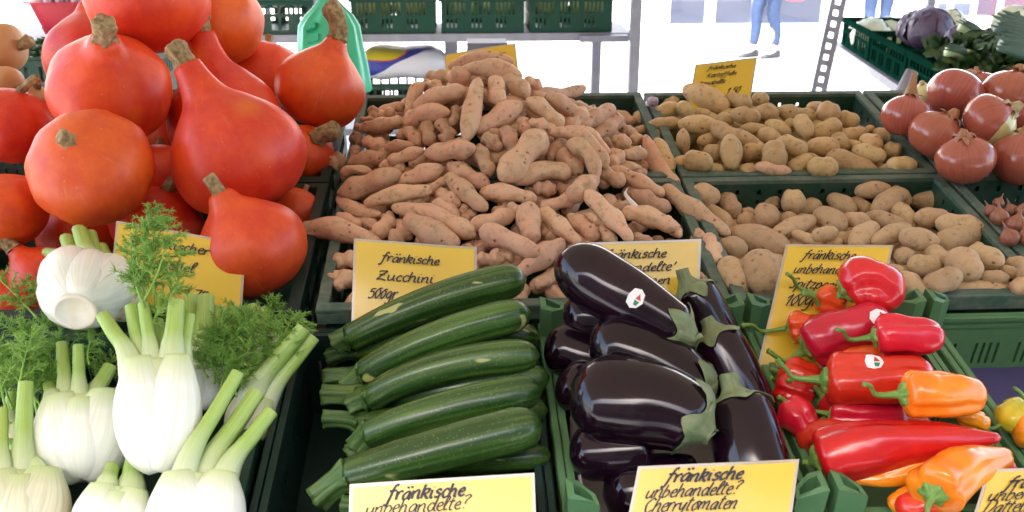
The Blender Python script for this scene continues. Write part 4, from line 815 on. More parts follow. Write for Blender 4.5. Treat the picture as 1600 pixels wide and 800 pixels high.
# ---------------------------------------------------------------- peppers
PP = [ # calyx, mid, tip, radius px at shoulder, taper at tip, depth calyx/tip, material, stem tip (dz), label
 ((1322, 455), (1362, 448), (1398, 482), 43, .72, 1.25, 1.24, 'red_pepper', (1255, 458), -.01, 'block shaped red pepper topmost in the heap, in front of its sign'),
 ((1280, 462), (1298, 470), (1318, 480), 24, .7, 1.275, 1.27, 'redorange_pepper', (1230, 428), -.01, 'small red orange pepper with raised stem, left of the topmost pepper'),
 ((1234, 512), (1252, 513), (1278, 520), 25, .8, 1.255, 1.26, 'redorange_pepper', (1160, 508), -.02, 'red orange pepper with a long stem reaching left over the crate rim'),
 ((1262, 545), (1320, 520), (1392, 505), 42, .8, 1.23, 1.22, 'red_pepper', (1200, 548), .0, 'big red pepper with sticker under the topmost one, stem hooking left'),
 ((1368, 526), (1420, 524), (1472, 530), 32, .68, 1.165, 1.16, 'red_pepper', (1308, 515), -.01, 'red pepper pointing right with a curled stem, second from the top'),
 ((1312, 568), (1345, 560), (1385, 560), 26, .8, 1.22, 1.20, 'redorange_pepper', (1296, 572), .0, 'small red pepper wedged between the two stickered ones'),
 ((1290, 594), (1365, 596), (1462, 592), 42, .72, 1.15, 1.145, 'red_pepper', (1214, 562), .01, 'broad red pepper with a white sticker above the orange one'),
 ((1412, 616), (1470, 616), (1536, 618), 38, .62, 1.075, 1.085, 'orange_pepper', (1350, 600), -.01, 'orange pepper showing its green calyx, on top of the long red one'),
 ((1276, 718), (1400, 694), (1566, 684), 42, .13, 1.075, 1.06, 'red_pepper', (1254, 722), .0, 'long pointed red pepper lying across the front of the heap'),
 ((1470, 712), (1410, 738), (1330, 750), 23, .22, 1.065, 1.06, 'amber_pepper', (1490, 705), .0, 'slim amber pepper under the long pointed red one'),
 ((1458, 772), (1496, 738), (1578, 712), 44, .32, .99, 1.05, 'orange_pepper', (1450, 810), -.02, 'orange pepper at the front with its calyx turned to the viewer'),
 ((1480, 800), (1440, 792), (1400, 800), 34, .5, 1.03, 1.03, 'redorange_pepper', (1500, 800), .0, 'red orange pepper at the bottom edge beside the date tomato sign'),
 ((1232, 640), (1250, 656), (1268, 690), 30, .55, 1.17, 1.15, 'red_pepper', (1222, 622), .0, 'red pepper low at the left against the crate wall'),
 ((1226, 585), (1250, 592), (1285, 600), 32, .7, 1.235, 1.22, 'red_pepper', (1250, 606), .0, 'dark red pepper deep under the big stickered one'),
 ((1300, 648), (1345, 652), (1420, 650), 26, .7, 1.15, 1.14, 'red_pepper', (1216, 620), .01, 'red pepper directly under the broad stickered one, long green stem left'),
 ((1536, 662), (1520, 656), (1495, 650), 16, .6, 1.13, 1.125, 'amber_pepper', (1590, 655), .0, 'small amber pepper peeping out right of the long red one, stem over the rim'),
 ((1330, 660), (1400, 672), (1460, 670), 30, .6, 1.16, 1.14, 'redorange_pepper', (1275, 664), .0, 'buried red orange pepper between the broad and the long red one'),
 ((1290, 620), (1330, 640), (1380, 640), 34, .7, 1.19, 1.17, 'red_pepper', (1230, 595), .0, 'dark red pepper buried in the middle of the heap'),
 ((1222, 604), (1240, 612), (1272, 622), 24, .7, 1.215, 1.20, 'red_pepper', (1205, 590), .0, 'small dark red pepper against the left wall of the pepper crate'),
 ((1262, 690), (1285, 680), (1330, 676), 26, .7, 1.15, 1.13, 'red_pepper', (1246, 700), .0, 'red pepper filling the gap left of the long pointed one'),
 ((1404, 800), (1425, 782), (1458, 772), 24, .6, 1.04, 1.04, 'orange_pepper', (1392, 815), .0, 'orange pepper low at the front behind the corner posts'),
 ((1540, 748), (1560, 735), (1580, 730), 22, .7, 1.06, 1.06, 'red_pepper', (1530, 765), .0, 'red pepper behind the tip of the front orange one'),
 ((1598, 640), (1584, 650), (1562, 664), 25, .7, 1.16, 1.14, 'yellow_pepper', (1584, 606), .01, 'yellow green pepper with an upright stem in the violet lined crate'),
 ((1640, 660), (1610, 672), (1582, 676), 26, .7, 1.14, 1.13, 'amber_pepper', (1660, 640), .0, 'amber pepper at the right edge beside the yellow green one')]
for i, (a, m, b2, r0, tp, za, zb, mt, st, sdz, lab) in enumerate(PP):
    P3 = [W(*a, za), W(*m, (za + zb) / 2 - .004), W(*b2, zb)]; o = thing('pepper', lab, 'pepper', P3[1], 'red and orange peppers heaped in one crate' if i < 22 else 'peppers in the violet lined crate')
    R = r0 * za / F; n = 40; t = np.linspace(0, 1, n); pts = bez(P3, n); pts[-1] = pts[-1]
    pointed = tp < .3; L = sum(np.linalg.norm(P3[k + 1] - P3[k]) for k in (0, 1)); e0 = min(.3, R * .55 / L)
    rad = R * np.interp(t, [0, .15, .45, .75, 1], [1, 1.03, .98 if not pointed else .96, (1 + tp) / 2 * 1.05 if not pointed else .62, tp])
    rad = np.convolve(np.pad(rad, 3, 'edge'), np.ones(7) / 7, 'valid'); c0 = np.clip(t / e0, 0, 1); rad *= .42 + .58 * np.sqrt(1 - (1 - c0) ** 2)
    c1 = np.clip((1 - t) / (min(.3, R * max(tp, .2) * .8 / L)), 0, 1); rad *= np.sqrt(1 - (1 - c1) ** 2.2) + .03
    pts = pts - np.gradient(pts, axis=0)[0] / np.linalg.norm(np.gradient(pts, axis=0)[0]) * (R * .16 * (1 - c0) ** .5)[:, None] * np.where(t < e0 * .35, -1, 1)[:, None] * 0
    rs = np.random.RandomState(i + 40); p1, p2 = rs.rand() * 6, rs.rand() * 6
    am = .20 if not pointed else .11
    sw = Sweep(pts, rad, 40, rf=lambda t_, a_: (1 - am * max(0, math.cos(3 * a_ + p1 + .6 * t_)) ** 3 * min(1, 2 - 1.6 * t_)) * (1 + .13 * mn.noise(Vector((math.cos(a_) * .9 + i * 3, math.sin(a_) * .9, t_ * 3.6 + p2))) + .03 * mn.noise(Vector((math.cos(a_) * 2.5 + i * 3, math.sin(a_) * 2.5, t_ * 11 + p2)))) )
    rg = sw.rings(); T0 = sw.T[0]; dim = [[p * .45 + pts[0] * .55 + T0 * R * .10 for p in rg[0]], [p * .16 + pts[0] * .84 + T0 * R * .16 for p in rg[0]]]
    mb = MB(); mb.loft(dim[::-1] + rg); mb.build('body', M[mt], o)
    mb = MB(); c = pts[0] - T0 * .0008; rr_ = R * .50; fr_n, fr_b = sw.N[0], sw.B[0]; rows = []
    for f, dz in ((1.0, .10), (.97, -.02), (.75, -.10), (.45, -.16), (.22, -.30)):
        rows.append([c + (fr_n * math.cos(x) + fr_b * math.sin(x)) * rr_ * f * (1 + (.12 * math.cos(6 * x + i) if f > .7 else 0)) + T0 * R * dz for x in np.arange(36) * math.pi / 18])
    mb.loft(rows, False, True)
    E = W(*st, za + sdz); s0 = c - T0 * R * .22; k1 = s0 - T0 * min(.03, .5 * np.linalg.norm(E - s0)); 
    sp_ = cr([s0 + T0 * .004, k1, (k1 + E) / 2 + UP * .003 * rs.uniform(-1, 2), E], 20); mb.tube(sp_, np.interp(np.linspace(0, 1, 20), [0, .15, .5, .93, 1], [R * .20, R * .13, max(.0024, R * .085), max(.0026, R * .09), max(.003, R * .11)]), 12)
    mb.build('stem', M['pepper_stem'], o)
    if i in (3, 6):
        tgt = (1374, 494) if i == 3 else (1366, 566); best = None
        for t0 in np.linspace(.2, .95, 60):
            for th in np.linspace(0, 2 * math.pi, 120):
                p = sw.surf(t0, th); q = p - CAM; zz = q @ FW; e_ = math.hypot(800 + F * (q @ RT) / zz - tgt[0], 400 - F * (q @ UP) / zz - tgt[1])
                if nrm(p - sw.surf(t0, th + math.pi)) @ q < 0 and (best is None or e_ < best[0]): best = (e_, t0, th)
        sticker(sw, best[1], best[2], .095 if i == 3 else .085, .30, o)
# ---------------------------------------------------------------- fennel
def frond(mb, base, tip, size, seed, dens=1.0):
    """feathery leaf: a bent rib, side ribs, hair fine leaflets"""
    rs = np.random.RandomState(seed); base, tip = np.asarray(base, float), np.asarray(tip, float)
    mid = (base + tip) / 2 + rs.uniform(-1, 1, 3) * size * .15; rib = bez([base, mid, tip], 18); mb.tube(rib, np.linspace(.0016, .0005, 18), 5)
    ax = nrm(tip - base)
    def hair(p, d, l, r):
        d = nrm(d); q = p + d * l + np.array([0, 0, -.12 * l]) ; m = p + d * l * .5 + rs.uniform(-1, 1, 3) * l * .08; n_ = nrm(np.cross(d, rs.uniform(-1, 1, 3))); b_ = np.cross(d, n_)
        rows = [[c_ + (n_ * math.cos(a) + b_ * math.sin(a)) * rr for a in (0, 2.1, 4.2)] for c_, rr in ((p, r), (m, r * .8), (q, r * .35))]; mb.loft(rows, False, False)
    for k in range(int(21 * dens)):
        f = rs.uniform(.25, 1) if k > 2 else .97; i = int(f * 17); p = rib[i]; side = nrm(np.cross(ax, rs.normal(size=3))); d = nrm(side + ax * rs.uniform(.3, 1.1)); l = size * rs.uniform(.35, .6) * (1.15 - .6 * f)
        e = p + d * l + np.array([0, 0, -.1 * l]); br = bez([p, (p + e) / 2 + rs.uniform(-1, 1, 3) * l * .08, e], 8); mb.tube(br, np.linspace(.0008, .0003, 8), 4, cap=False)
        for j in range(int(24 * dens)):
            g_ = rs.uniform(.2, 1); pp = br[int(g_ * 7)]; hair(pp, nrm(rs.normal(size=3)) * .8 + d * .9, l * rs.uniform(.18, .42), 0.00056)
def fennel(label, root, top, width, zr, zt, stalks, mat='fennel', thick=.68, seed=0, lobes=(-.32, .34), fronds=(), zst=None, disc=False):
    A, B = W(*root, zr), W(*top, zt); ax = nrm(B - A); L = np.linalg.norm(B - A); zz = (zr + zt) / 2; Rw = width * zz / F / 2
    view = nrm(ray(*root)); wd = nrm(np.cross(ax, view)); dp = nrm(np.cross(wd, ax))
    if (wd @ RT) < 0: wd = -wd
    if dp @ view > 0: dp = -dp                          # dp points to the viewer
    o = thing('fennel_bulb', label, 'fennel', A, 'white fennel bulbs heaped in one crate'); mb = MB(); n = 34; t = np.linspace(0, 1, n)
    pr = prof([(0, .30), (.05, .52), (.16, .82), (.34, 1.0), (.52, .99), (.68, .86), (.84, .64), (1, .40)], n)
    def body(off, sc, lean, dep, up):
        pts = np.array([A + ax * (L * up * x) + wd * (Rw * off * (1 - (1 - x) ** 2.2) ) + wd * (Rw * lean * x ** 2) + dp * (dep * Rw) for x in t])
        sw = Sweep(pts, Rw * sc * pr, 44, sq=(1, thick), n0=wd, rf=lambda t_, a_: 1 + .010 * math.sin(17 * a_ + seed) + .03 * mn.noise(Vector((math.cos(a_) + seed, math.sin(a_) + off * 7, t_ * 2)))); mb.loft(sw.rings())
    body(0, .88, 0, 0, 1.0)
    if seed not in (1, 6): body(.02, .62, .0, .30, .93)
    for k, l in enumerate(lobes): body(l, .70, .10 * (1 if l > 0 else -1), .14 + .08 * k, 1.02)
    if disc: pass
    mb.build('bulb', M[mat], o)
    if disc:
        mb = MB(); c = A - ax * .0015; mb.loft([[c + (wd * math.cos(x) + dp * thick * 1.0 * math.sin(x)) * Rw * r_ - ax * h_ for x in np.arange(28) * math.pi / 14] for r_, h_ in ((.44, -.004), (.43, .003), (.38, .0045), (.33, .001), (.02, .0015))][::1], False, True); mb.build('root_disc', M['root'], o)
    m = len(stalks)
    for k, (sx, sy, sr) in enumerate(stalks):
        E_ = W(sx, sy, (zst or zt) + (.012 if k % 2 else 0)); f = (k + .5) / m * 2 - 1; st = A + ax * L * .58 + wd * Rw * .55 * f + dp * Rw * (.12 if k % 2 == 0 else -.15); r_ = sr * zt / F
        md = A + ax * L * 1.0 + wd * Rw * .62 * f + dp * Rw * (.10 if k % 2 == 0 else -.12)
        md = md * .72 + (st * .35 + E_ * .65) * .28
        pts = cr([st, md, (md * .45 + E_ * .55), E_], 22); q = np.linspace(0, 1, 22)
        rad = r_ * np.interp(q, [0, .25, .5, 1], [2.0, 1.6, 1.05, .9]); sw = Sweep(pts, rad, 18, sq=(1, .74), n0=wd, rf=lambda t_, a_, k=k: 1 + .035 * math.cos(9 * a_) - .10 * max(0, math.cos(a_ - 1.57)) ** 4)
        mb = MB(); mb.loft(sw.rings(), True, False); so = mb.build('stalk', M['stalk'], o)
        rg = sw.rings()[-1]; mb = MB(); c = np.mean(rg, axis=0); mb.loft([rg, [p * .9 + c * .1 + sw.T[-1] * .0004 for p in rg], [p * .3 + c * .7 - sw.T[-1] * .001 for p in rg]], False, True); mb.build('cut_end', M['cut'], so)
    if fronds:
        mb = MB()
        for k, (bx, by, bz, tx, ty, tz, s_) in enumerate(fronds): frond(mb, W(bx, by, bz), W(tx, ty, tz), s_ * bz / F, seed * 31 + k)
        mb.build('frond', M['frond'], o)
fennel('white fennel bulb standing upright in the middle, nearest the courgettes, V shaped overlap', (248, 738), (246, 560), 134, 1.045, 1.07, [(160, 492, 12), (205, 478, 12), (224, 474, 10), (246, 500, 10), (276, 470, 14), (296, 492, 11)], seed=1, fronds=[(222, 500, 1.09, 236, 330, 1.14, 110), (225, 470, 1.09, 262, 350, 1.13, 90), (226, 480, 1.09, 205, 372, 1.13, 85), (232, 520, 1.08, 282, 440, 1.10, 70), (228, 470, 1.10, 248, 318, 1.15, 100), (240, 480, 1.10, 222, 352, 1.14, 110), (236, 490, 1.10, 282, 392, 1.13, 95), (226, 500, 1.10, 205, 430, 1.12, 80)], zst=1.10)
fennel('squat fennel bulb leaning left of the upright one, tan streaks on top', (128, 752), (124, 618), 150, 1.07, 1.10, [(76, 600, 10), (96, 536, 10), (122, 540, 9), (172, 572, 12), (186, 610, 9)], seed=2, zst=1.13, lobes=(-.3, .4), fronds=[(90, 640, 1.15, 130, 520, 1.18, 90), (60, 660, 1.14, 40, 560, 1.18, 110), (150, 620, 1.15, 185, 545, 1.18, 80), (100, 600, 1.15, 70, 500, 1.2, 90), (70, 640, 1.12, 40, 520, 1.15, 100), (74, 630, 1.12, 78, 545, 1.14, 70), (140, 570, 1.12, 150, 520, 1.16, 60)])
fennel('topmost fennel bulb lying with its round root disc turned to the viewer', (118, 486), (142, 416), 140, 1.12, 1.29, [(76, 395, 12), (105, 372, 13), (124, 358, 13), (142, 364, 11), (160, 384, 9)], seed=3, lobes=(-.34, .42), thick=.86, disc=True, zst=1.34, fronds=[(60, 500, 1.25, -6, 432, 1.28, 80), (60, 470, 1.26, 40, 440, 1.28, 50)])
fennel('tan tinged fennel bulb cut by the bottom left corner', (30, 850), (34, 735), 150, 1.00, 1.02, [(2, 640, 11), (40, 598, 13), (14, 690, 9)], 'fennel_tan', seed=4, zst=1.06, fronds=[(10, 640, 1.07, 12, 545, 1.1, 110), (30, 620, 1.07, 52, 520, 1.1, 90), (0, 620, 1.07, -10, 540, 1.1, 80)])
fennel('pale green fennel bulb at the bottom edge between its neighbours', (160, 860), (186, 760), 120, 1.00, 1.02, [(176, 728, 12), (210, 716, 16)], seed=5, zst=1.05)
fennel('large fennel bulb at the bottom right of the crate, three green stalks slanting right', (300, 870), (312, 740), 156, 1.00, 1.03, [(372, 582, 12), (402, 612, 15), (424, 642, 13)], seed=6, zst=1.08)
fennel('brownish fennel bulb at the right of the crate with two cut stalks pointing up right', (378, 690), (400, 618), 76, 1.17, 1.17, [(474, 512, 13), (490, 526, 12)], 'fennel_tan', seed=7, zst=1.19, fronds=[(440, 560, 1.18, 480, 500, 1.2, 70), (420, 580, 1.18, 465, 488, 1.22, 80)])
fennel('fennel bulb behind the upright one with cut stalks in front of the yellow sign', (300, 640), (316, 560), 100, 1.18, 1.22, [(268, 470, 13), (298, 462, 13), (322, 462, 14), (345, 480, 14), (372, 480, 12)], seed=8, zst=1.25, fronds=[(330, 560, 1.17, 345, 500, 1.2, 100), (350, 570, 1.16, 385, 505, 1.19, 110), (360, 600, 1.15, 352, 520, 1.17, 100), (380, 560, 1.18, 420, 500, 1.21, 90), (325, 590, 1.15, 330, 530, 1.17, 80), (345, 620, 1.14, 365, 560, 1.15, 90), (360, 590, 1.16, 405, 530, 1.18, 110), (335, 600, 1.15, 350, 480, 1.2, 100), (370, 620, 1.14, 392, 540, 1.16, 90), (380, 580, 1.17, 440, 520, 1.19, 100), (350, 560, 1.18, 375, 480, 1.22, 90)])
fennel('weathered fennel bulb half hidden at the left edge under fronds', (30, 742), (24, 660), 80, 1.13, 1.15, [(20, 610, 9), (44, 600, 9)], 'fennel_tan', seed=9, zst=1.18, fronds=[(40, 640, 1.13, 30, 500, 1.17, 110), (60, 650, 1.12, 75, 500, 1.17, 100), (20, 640, 1.13, -5, 490, 1.17, 100), (80, 620, 1.12, 95, 520, 1.15, 80)])
fennel('fennel bulb at the right rear of the heap, beige side showing behind the fronds', (425, 590), (408, 530), 60, 1.24, 1.26, [(395, 478, 12), (412, 484, 12)], 'fennel_tan', seed=10, zst=1.29, fronds=[(400, 540, 1.25, 430, 480, 1.27, 80), (390, 560, 1.24, 400, 490, 1.26, 90)])
fennel('fennel bulb tucked behind the topmost one, only stalks and shoulder showing', (190, 500), (196, 440), 70, 1.28, 1.31, [(172, 412, 9), (196, 366, 13), (214, 378, 10)], 'fennel_tan', seed=11, zst=1.33, fronds=[(200, 430, 1.32, 246, 340, 1.34, 80)])

# ---------------------------------------------------------------- handwriting
GL = {' ': (.5, []), 'f': (.75, [[(.75, 1.85), (.55, 2.05), (.4, 1.6), (.25, .3), (.08, -.75), (-.18, -.6)], [(.02, 1), (.7, 1.08)]]), 'r': (.6, [[(.05, 1), (.1, 0)], [(.1, .55), (.3, .95), (.58, .92)]]),
 'a': (.88, [[(.68, .85), (.42, 1), (.1, .55), (.2, .05), (.5, .2), (.7, .85), (.68, .15), (.86, 0)]]), 'n': (.88, [[(.05, 1), (.08, 0)], [(.08, .55), (.4, 1), (.6, .8), (.62, .1), (.82, 0)]]),
 'k': (.8, [[(.12, 2), (.05, 0)], [(.06, .5), (.3, 1.15), (.62, 1.1), (.5, .65), (.12, .55)], [(.25, .55), (.55, .05), (.75, 0)]]), 'i': (.42, [[(.1, 1), (.1, .15), (.34, 0)], [(.18, 1.55), (.20, 1.42)]]),
 's': (.66, [[(.6, .85), (.32, 1), (.15, .72), (.5, .4), (.38, .05), (.02, .1)]]), 'c': (.64, [[(.6, .85), (.32, 1), (.08, .5), (.28, 0), (.62, .15)]]), 'h': (.88, [[(.14, 2), (.05, 0)], [(.06, .5), (.4, 1), (.6, .72), (.6, .1), (.82, 0)]]),
 'e': (.68, [[(.1, .45), (.52, .65), (.42, 1), (.15, .8), (.1, .3), (.35, 0), (.68, .15)]]), 'u': (.88, [[(.05, 1), (.1, .2), (.35, 0), (.6, .4), (.66, 1)], [(.66, 1), (.64, .2), (.86, 0)]]),
 'b': (.8, [[(.14, 2), (.08, .1), (.4, 0), (.66, .5), (.4, .95), (.1, .7)]]), 'd': (.9, [[(.65, .8), (.35, 1), (.08, .5), (.3, 0), (.6, .4), (.8, 2)], [(.8, 2), (.68, .3), (.88, 0)]]), 'l': (.5, [[(.05, .3), (.42, 1.6), (.28, 2), (.12, 1.2), (.15, .1), (.48, .05)]]),
 't': (.55, [[(.25, 1.7), (.14, .2), (.42, 0)], [(-.02, 1.12), (.52, 1.2)]]), '?': (.8, [[(.15, 1.6), (.45, 1.95), (.68, 1.6), (.38, 1), (.3, .55)], [(.28, .15), (.29, .02)]]), '!': (.5, [[(.32, 2.0), (.18, 1.1)]]),
 'Z': (1.15, [[(.15, 1.6), (.3, 1.9), (1, 1.95)], [(1, 1.95), (.1, .05)], [(.1, .05), (.5, .2), (1.05, 0)], [(.2, .95), (.8, 1.05)]]), 'p': (.85, [[(.1, 1), (0, -.95)], [(.1, .6), (.4, 1), (.66, .6), (.4, .05), (.06, .25)]]),
 'z': (.75, [[(.1, .95), (.6, .98)], [(.6, .98), (.08, .02)], [(.08, .02), (.68, .06)]]), 'S': (.95, [[(.82, 1.7), (.5, 1.95), (.2, 1.5), (.68, .8), (.5, .1), (.02, .2)]]), 'A': (1.1, [[(0, 0), (.6, 1.95)], [(.6, 1.95), (.85, 0)], [(.2, .75), (.85, .8)]]),
 'C': (1.05, [[(.9, 1.6), (.55, 1.95), (.1, 1), (.4, .05), (.95, .3)]]), 'y': (.85, [[(.05, 1), (.15, .3), (.4, .2), (.66, 1)], [(.66, 1), (.5, -.6), (.08, -.8)]]), 'o': (.8, [[(.42, 1), (.1, .55), (.3, 0), (.64, .4), (.42, 1), (.78, .92)]]),
 'm': (1.28, [[(.05, 1), (.08, 0)], [(.08, .55), (.36, 1), (.5, .6), (.5, .1)], [(.5, .55), (.82, 1), (.98, .7), (.97, .1), (1.2, 0)]]), 'g': (.85, [[(.66, .85), (.35, 1), (.08, .5), (.35, .1), (.66, .8)], [(.66, .9), (.55, -.6), (.08, -.7)]]),
 'D': (1.1, [[(.25, 1.9), (.15, 0)], [(.02, 1.85), (.7, 1.8), (.98, 1), (.6, .05), (0, .02)]]), 'K': (1, [[(.25, 1.9), (.1, 0)], [(.9, 1.95), (.2, .9)], [(.2, .9), (.9, 0)]]), 'B': (1, [[(.25, 1.9), (.1, 0)], [(.05, 1.8), (.7, 1.85), (.62, 1.15), (.2, 1), (.78, .75), (.6, .05), (.02, 0)]]),
 'F': (.95, [[(.25, 1.9), (.1, 0)], [(.1, 1.85), (.95, 1.95)], [(.2, 1), (.75, 1.05)]]), '5': (.75, [[(.7, 1.45), (.2, 1.4)], [(.2, 1.4), (.12, .8)], [(.12, .8), (.5, .9), (.62, .35), (.3, 0), (.02, .12)]]), '0': (.75, [[(.4, 1.4), (.08, .7), (.32, 0), (.64, .7), (.4, 1.4), (.75, 1.45)]]),
 '1': (.6, [[(.05, .85), (.45, 1.45)], [(.45, 1.45), (.3, 0)]]), '7': (.75, [[(.05, 1.35), (.7, 1.45)], [(.7, 1.45), (.25, 0)], [(.15, .7), (.6, .78)]]), ',': (.4, [[(.12, .12), (0, -.35)]]), '.': (.4, [[(.1, .08), (.14, -.02)]])}
def glyph(ch):
    if ch == 'ä': w_, s_ = GL['a']; return w_, s_ + [[(.30, 1.95), (.33, 1.55)], [(.66, 2.0), (.69, 1.6)]]
    return GL[ch]
def write(mb, txt, x, y, size, wmax, pen, P0, ex, ey, en, seed, cover=None):
    rs = np.random.RandomState(seed); wtot = sum(glyph(c)[0] for c in txt); sx = wmax / (wtot + .4) if wmax else size; cxp = x
    for ch in txt:
        w_, strokes = glyph(ch); jy = rs.uniform(-.05, .05); js = rs.uniform(.93, 1.07)
        for st in strokes:
            q = cr([np.array([a, b]) for a, b in st], max(6, 5 * len(st))) if len(st) > 2 else np.array([np.array(st[0]) * (1 - f) + np.array(st[1]) * f for f in np.linspace(0, 1, 5)])
            q = [(a, b if 0 <= b <= 1 else (1 + (b - 1) * .68 if b > 1 else b * .75)) for a, b in q]; pts = np.array([[cxp + a * sx * js + .34 * b * size, y + (b + jy) * size * js] for a, b in q]); d = np.gradient(pts, axis=0); d = d / np.maximum(np.linalg.norm(d, axis=1), 1e-9)[:, None]
            hw = pen / 2 * (.62 + .5 * np.abs(d[:, 1] * .8 - d[:, 0] * .35)); rows = []
            nx = np.stack([-d[:, 1], d[:, 0]], 1)
            for k in range(len(pts)):
                l, r = pts[k] + nx[k] * hw[k], pts[k] - nx[k] * hw[k]; rows.append([P0 + ex * l[0] + ey * l[1] + en, P0 + ex * r[0] + ey * r[1] + en])
            mb.loft(rows, False, False, closed=False)
        cxp += w_ * sx
def sign(label, tl, tr, bl, ztl, ztr, zbl, lines, seed):
    A, B, C_ = W(*tl, ztl), W(*tr, ztr), W(*bl, zbl); wv, hv = B - A, A - C_; wd, ht = np.linalg.norm(wv), np.linalg.norm(hv); ex = wv / wd; ey = nrm(hv - ex * (hv @ ex) * .0); en = nrm(np.cross(ex, ey))
    o = thing('price_sign', label, 'sign', C_, 'yellow handwritten price signs'); f = lambda a, b, c: C_ + ex * a + ey * b + en * c; e = .0035
    bow = lambda a, b: .0022 * math.sin(a / wd * math.pi + seed) * (b / ht)
    def sheet(nm, mat, x0, x1, y0, y1, z0, z1):
        mb = MB(); xs = np.linspace(x0, x1, 10); top = [[f(x, y, z1 + bow(x, y)) for x in xs] + [f(x, y, z0 + bow(x, y)) for x in xs[::-1]] for y in np.linspace(y0, y1, 6)]; mb.loft(top, True, True); return mb.build(nm, mat, o, smooth=False)
    sheet('laminate', M['laminate'], -e, wd + e, -e, ht + e, -.0006, -.0001); c = sheet('card', M['card'], 0, wd, 0, ht, .0, .0005)
    for k, (txt, fx, fy, sz, wm, pen) in enumerate(lines):
        mb = MB(); write(mb, txt, fx * wd, fy * ht, sz, wm * wd if wm else None, pen, C_, ex, ey, en * .0030, seed * 10 + k); mb.build('writing', M['ink'], o, smooth=False)
    return o
sign('yellow sign among the fennel with a price of 1,75, half covered by fronds', (186, 350), (380, 383), (174, 470), 1.33, 1.34, 1.30, [('fränkischer', .16, .78, .0081, .60, .0023), ('Fenchel', .22, .52, .0084, .44, .0023), ('1,75', .54, .16, .0130, None, .0023)], 1)
sign('yellow sign reading fränkische Zucchini 500gr. standing behind the courgettes', (557, 377), (741, 389), (553, 506), 1.325, 1.325, 1.30, [('fränkische', .21, .77, .0073, .52, .0024), ('Zucchini', .17, .545, .0081, .52, .0024), ('500gr.', .11, .32, .0104, None, .0022)], 2)
sign('yellow sign naming the aubergines, left half hidden behind the topmost aubergine', (903, 383), (1092, 377), (896, 500), 1.335, 1.335, 1.32, [('fränkische', .22, .80, .0073, .54, .0024), ('unbehandelte!', .12, .62, .0073, .72, .0022), ('Auberginen', .24, .44, .0073, .56, .0022)], 3)
sign('tall leaning yellow sign behind the topmost red pepper reading fränkische unbehandelte Spitzpaprika', (1232, 384), (1390, 387), (1188, 570), 1.315, 1.315, 1.27, [('fränkische', .16, .885, .0081, .54, .0022), ('unbehandelte', .10, .765, .0081, .66, .0020), ('Spitzpaprika', .09, .635, .0084, .66, .0022), ('100gr', .08, .49, .0125, None, .0022)], 4)
sign('small yellow sign at the back of the yellow potatoes against the bright street', (1089, 102), (1180, 93), (1076, 176), 2.0, 2.0, 1.97, [('fränkische', .20, .86, .0055, .50, .0018), ('Kartoffeln', .20, .70, .0061, .54, .0018), ('Annabelle', .08, .55, .0055, .48, .0017), ('fest!', .20, .42, .0062, None, .0017), ('1,50', .58, .30, .0109, None, .0020)], 5)
sign('yellow sign tilted behind the peak of the pink potato heap', (697, 87), (803, 70), (703, 168), 2.06, 2.06, 2.0, [('Bamberger', .12, .80, .0097, .78, .0016), ('Hörnle'.replace('ö', 'o').replace('H', 'K'), .12, .45, .0105, None, .0016)][:1], 6)
sign('bottom yellow sign in front of the courgettes, cut by the photo edge', (552, 762), (830, 744), (548, 900), .99, .99, .96, [('fränkische', .19, .82, .0083, .46, .0030), ('unbehandelte?', .07, .67, .0078, .60, .0018), ('Paprika'.replace('P', 'D'), .12, .30, .0088, None, .0018)][:2], 7)
sign('bottom yellow sign reading fränkische unbehandelte Cherrytomaten in front of the aubergines', (1001, 734), (1244, 722), (976, 860), 1.015, 1.015, .985, [('fränkische', .17, .815, .0084, .52, .0030), ('unbehandelte?', .06, .63, .0081, .62, .0020), ('Cherrytomaten', .06, .45, .0087, .62, .0020)], 8)
sign('yellow sign at the bottom right corner naming date tomatoes, mostly cut off', (1547, 738), (1790, 728), (1508, 862), 1.015, 1.015, .985, [('fränkische', .12, .78, .0084, .52, .0030), ('unbehandelte', .03, .63, .0081, .62, .0020), ('Datteltomaten', .02, .47, .0087, .62, .0020)], 9)

# ---------------------------------------------------------------- behind the stall: left and middle racks
FC = M['far_crate']; wf = lambda a, b, c: np.array([a, b, c])
rk = thing('storage_rack', 'grey metal rack behind the stall carrying green crates', 'rack', (-.2, 4.5, 0)); SZ = 1.06
mb = MB(); mb.box((-1.7, 4.42, SZ - .035), (.80, 4.86, SZ), wf); mb.build('shelf', M['greymetal'], rk, smooth=False)
mb = MB(); mb.box((-1.7, 4.42, .60), (-.02, 4.86, .63), wf); mb.build('shelf', M['greymetal'], rk, smooth=False)
for x, y in ((.79, 4.32), (.69, 4.82), (-.60, 4.37), (-1.7, 4.42), (-1.66, 4.84)):
    mb = MB(); mb.box((x - .022, y - .022, 0), (x + .022, y + .022, 2.3), wf); mb.build('post', M['greymetal'], rk, smooth=False)
mb = MB(); mb.box((.55, 4.345, SZ - .032), (.766, 4.405, SZ - .004), wf); mb.build('beam', M['steel'], rk, smooth=False)
for k, (x, nm) in enumerate(((-.485, 'left'), (-.083, 'middle'), (.319, 'right'))):
    crate('%s one of the three green slotted crates on the grey rack shelf' % nm, wf, x, x + .398, 4.43, 4.85, SZ + .162, .16, FC, FC, 'grid', .016, group='green slotted crates on the rear rack')
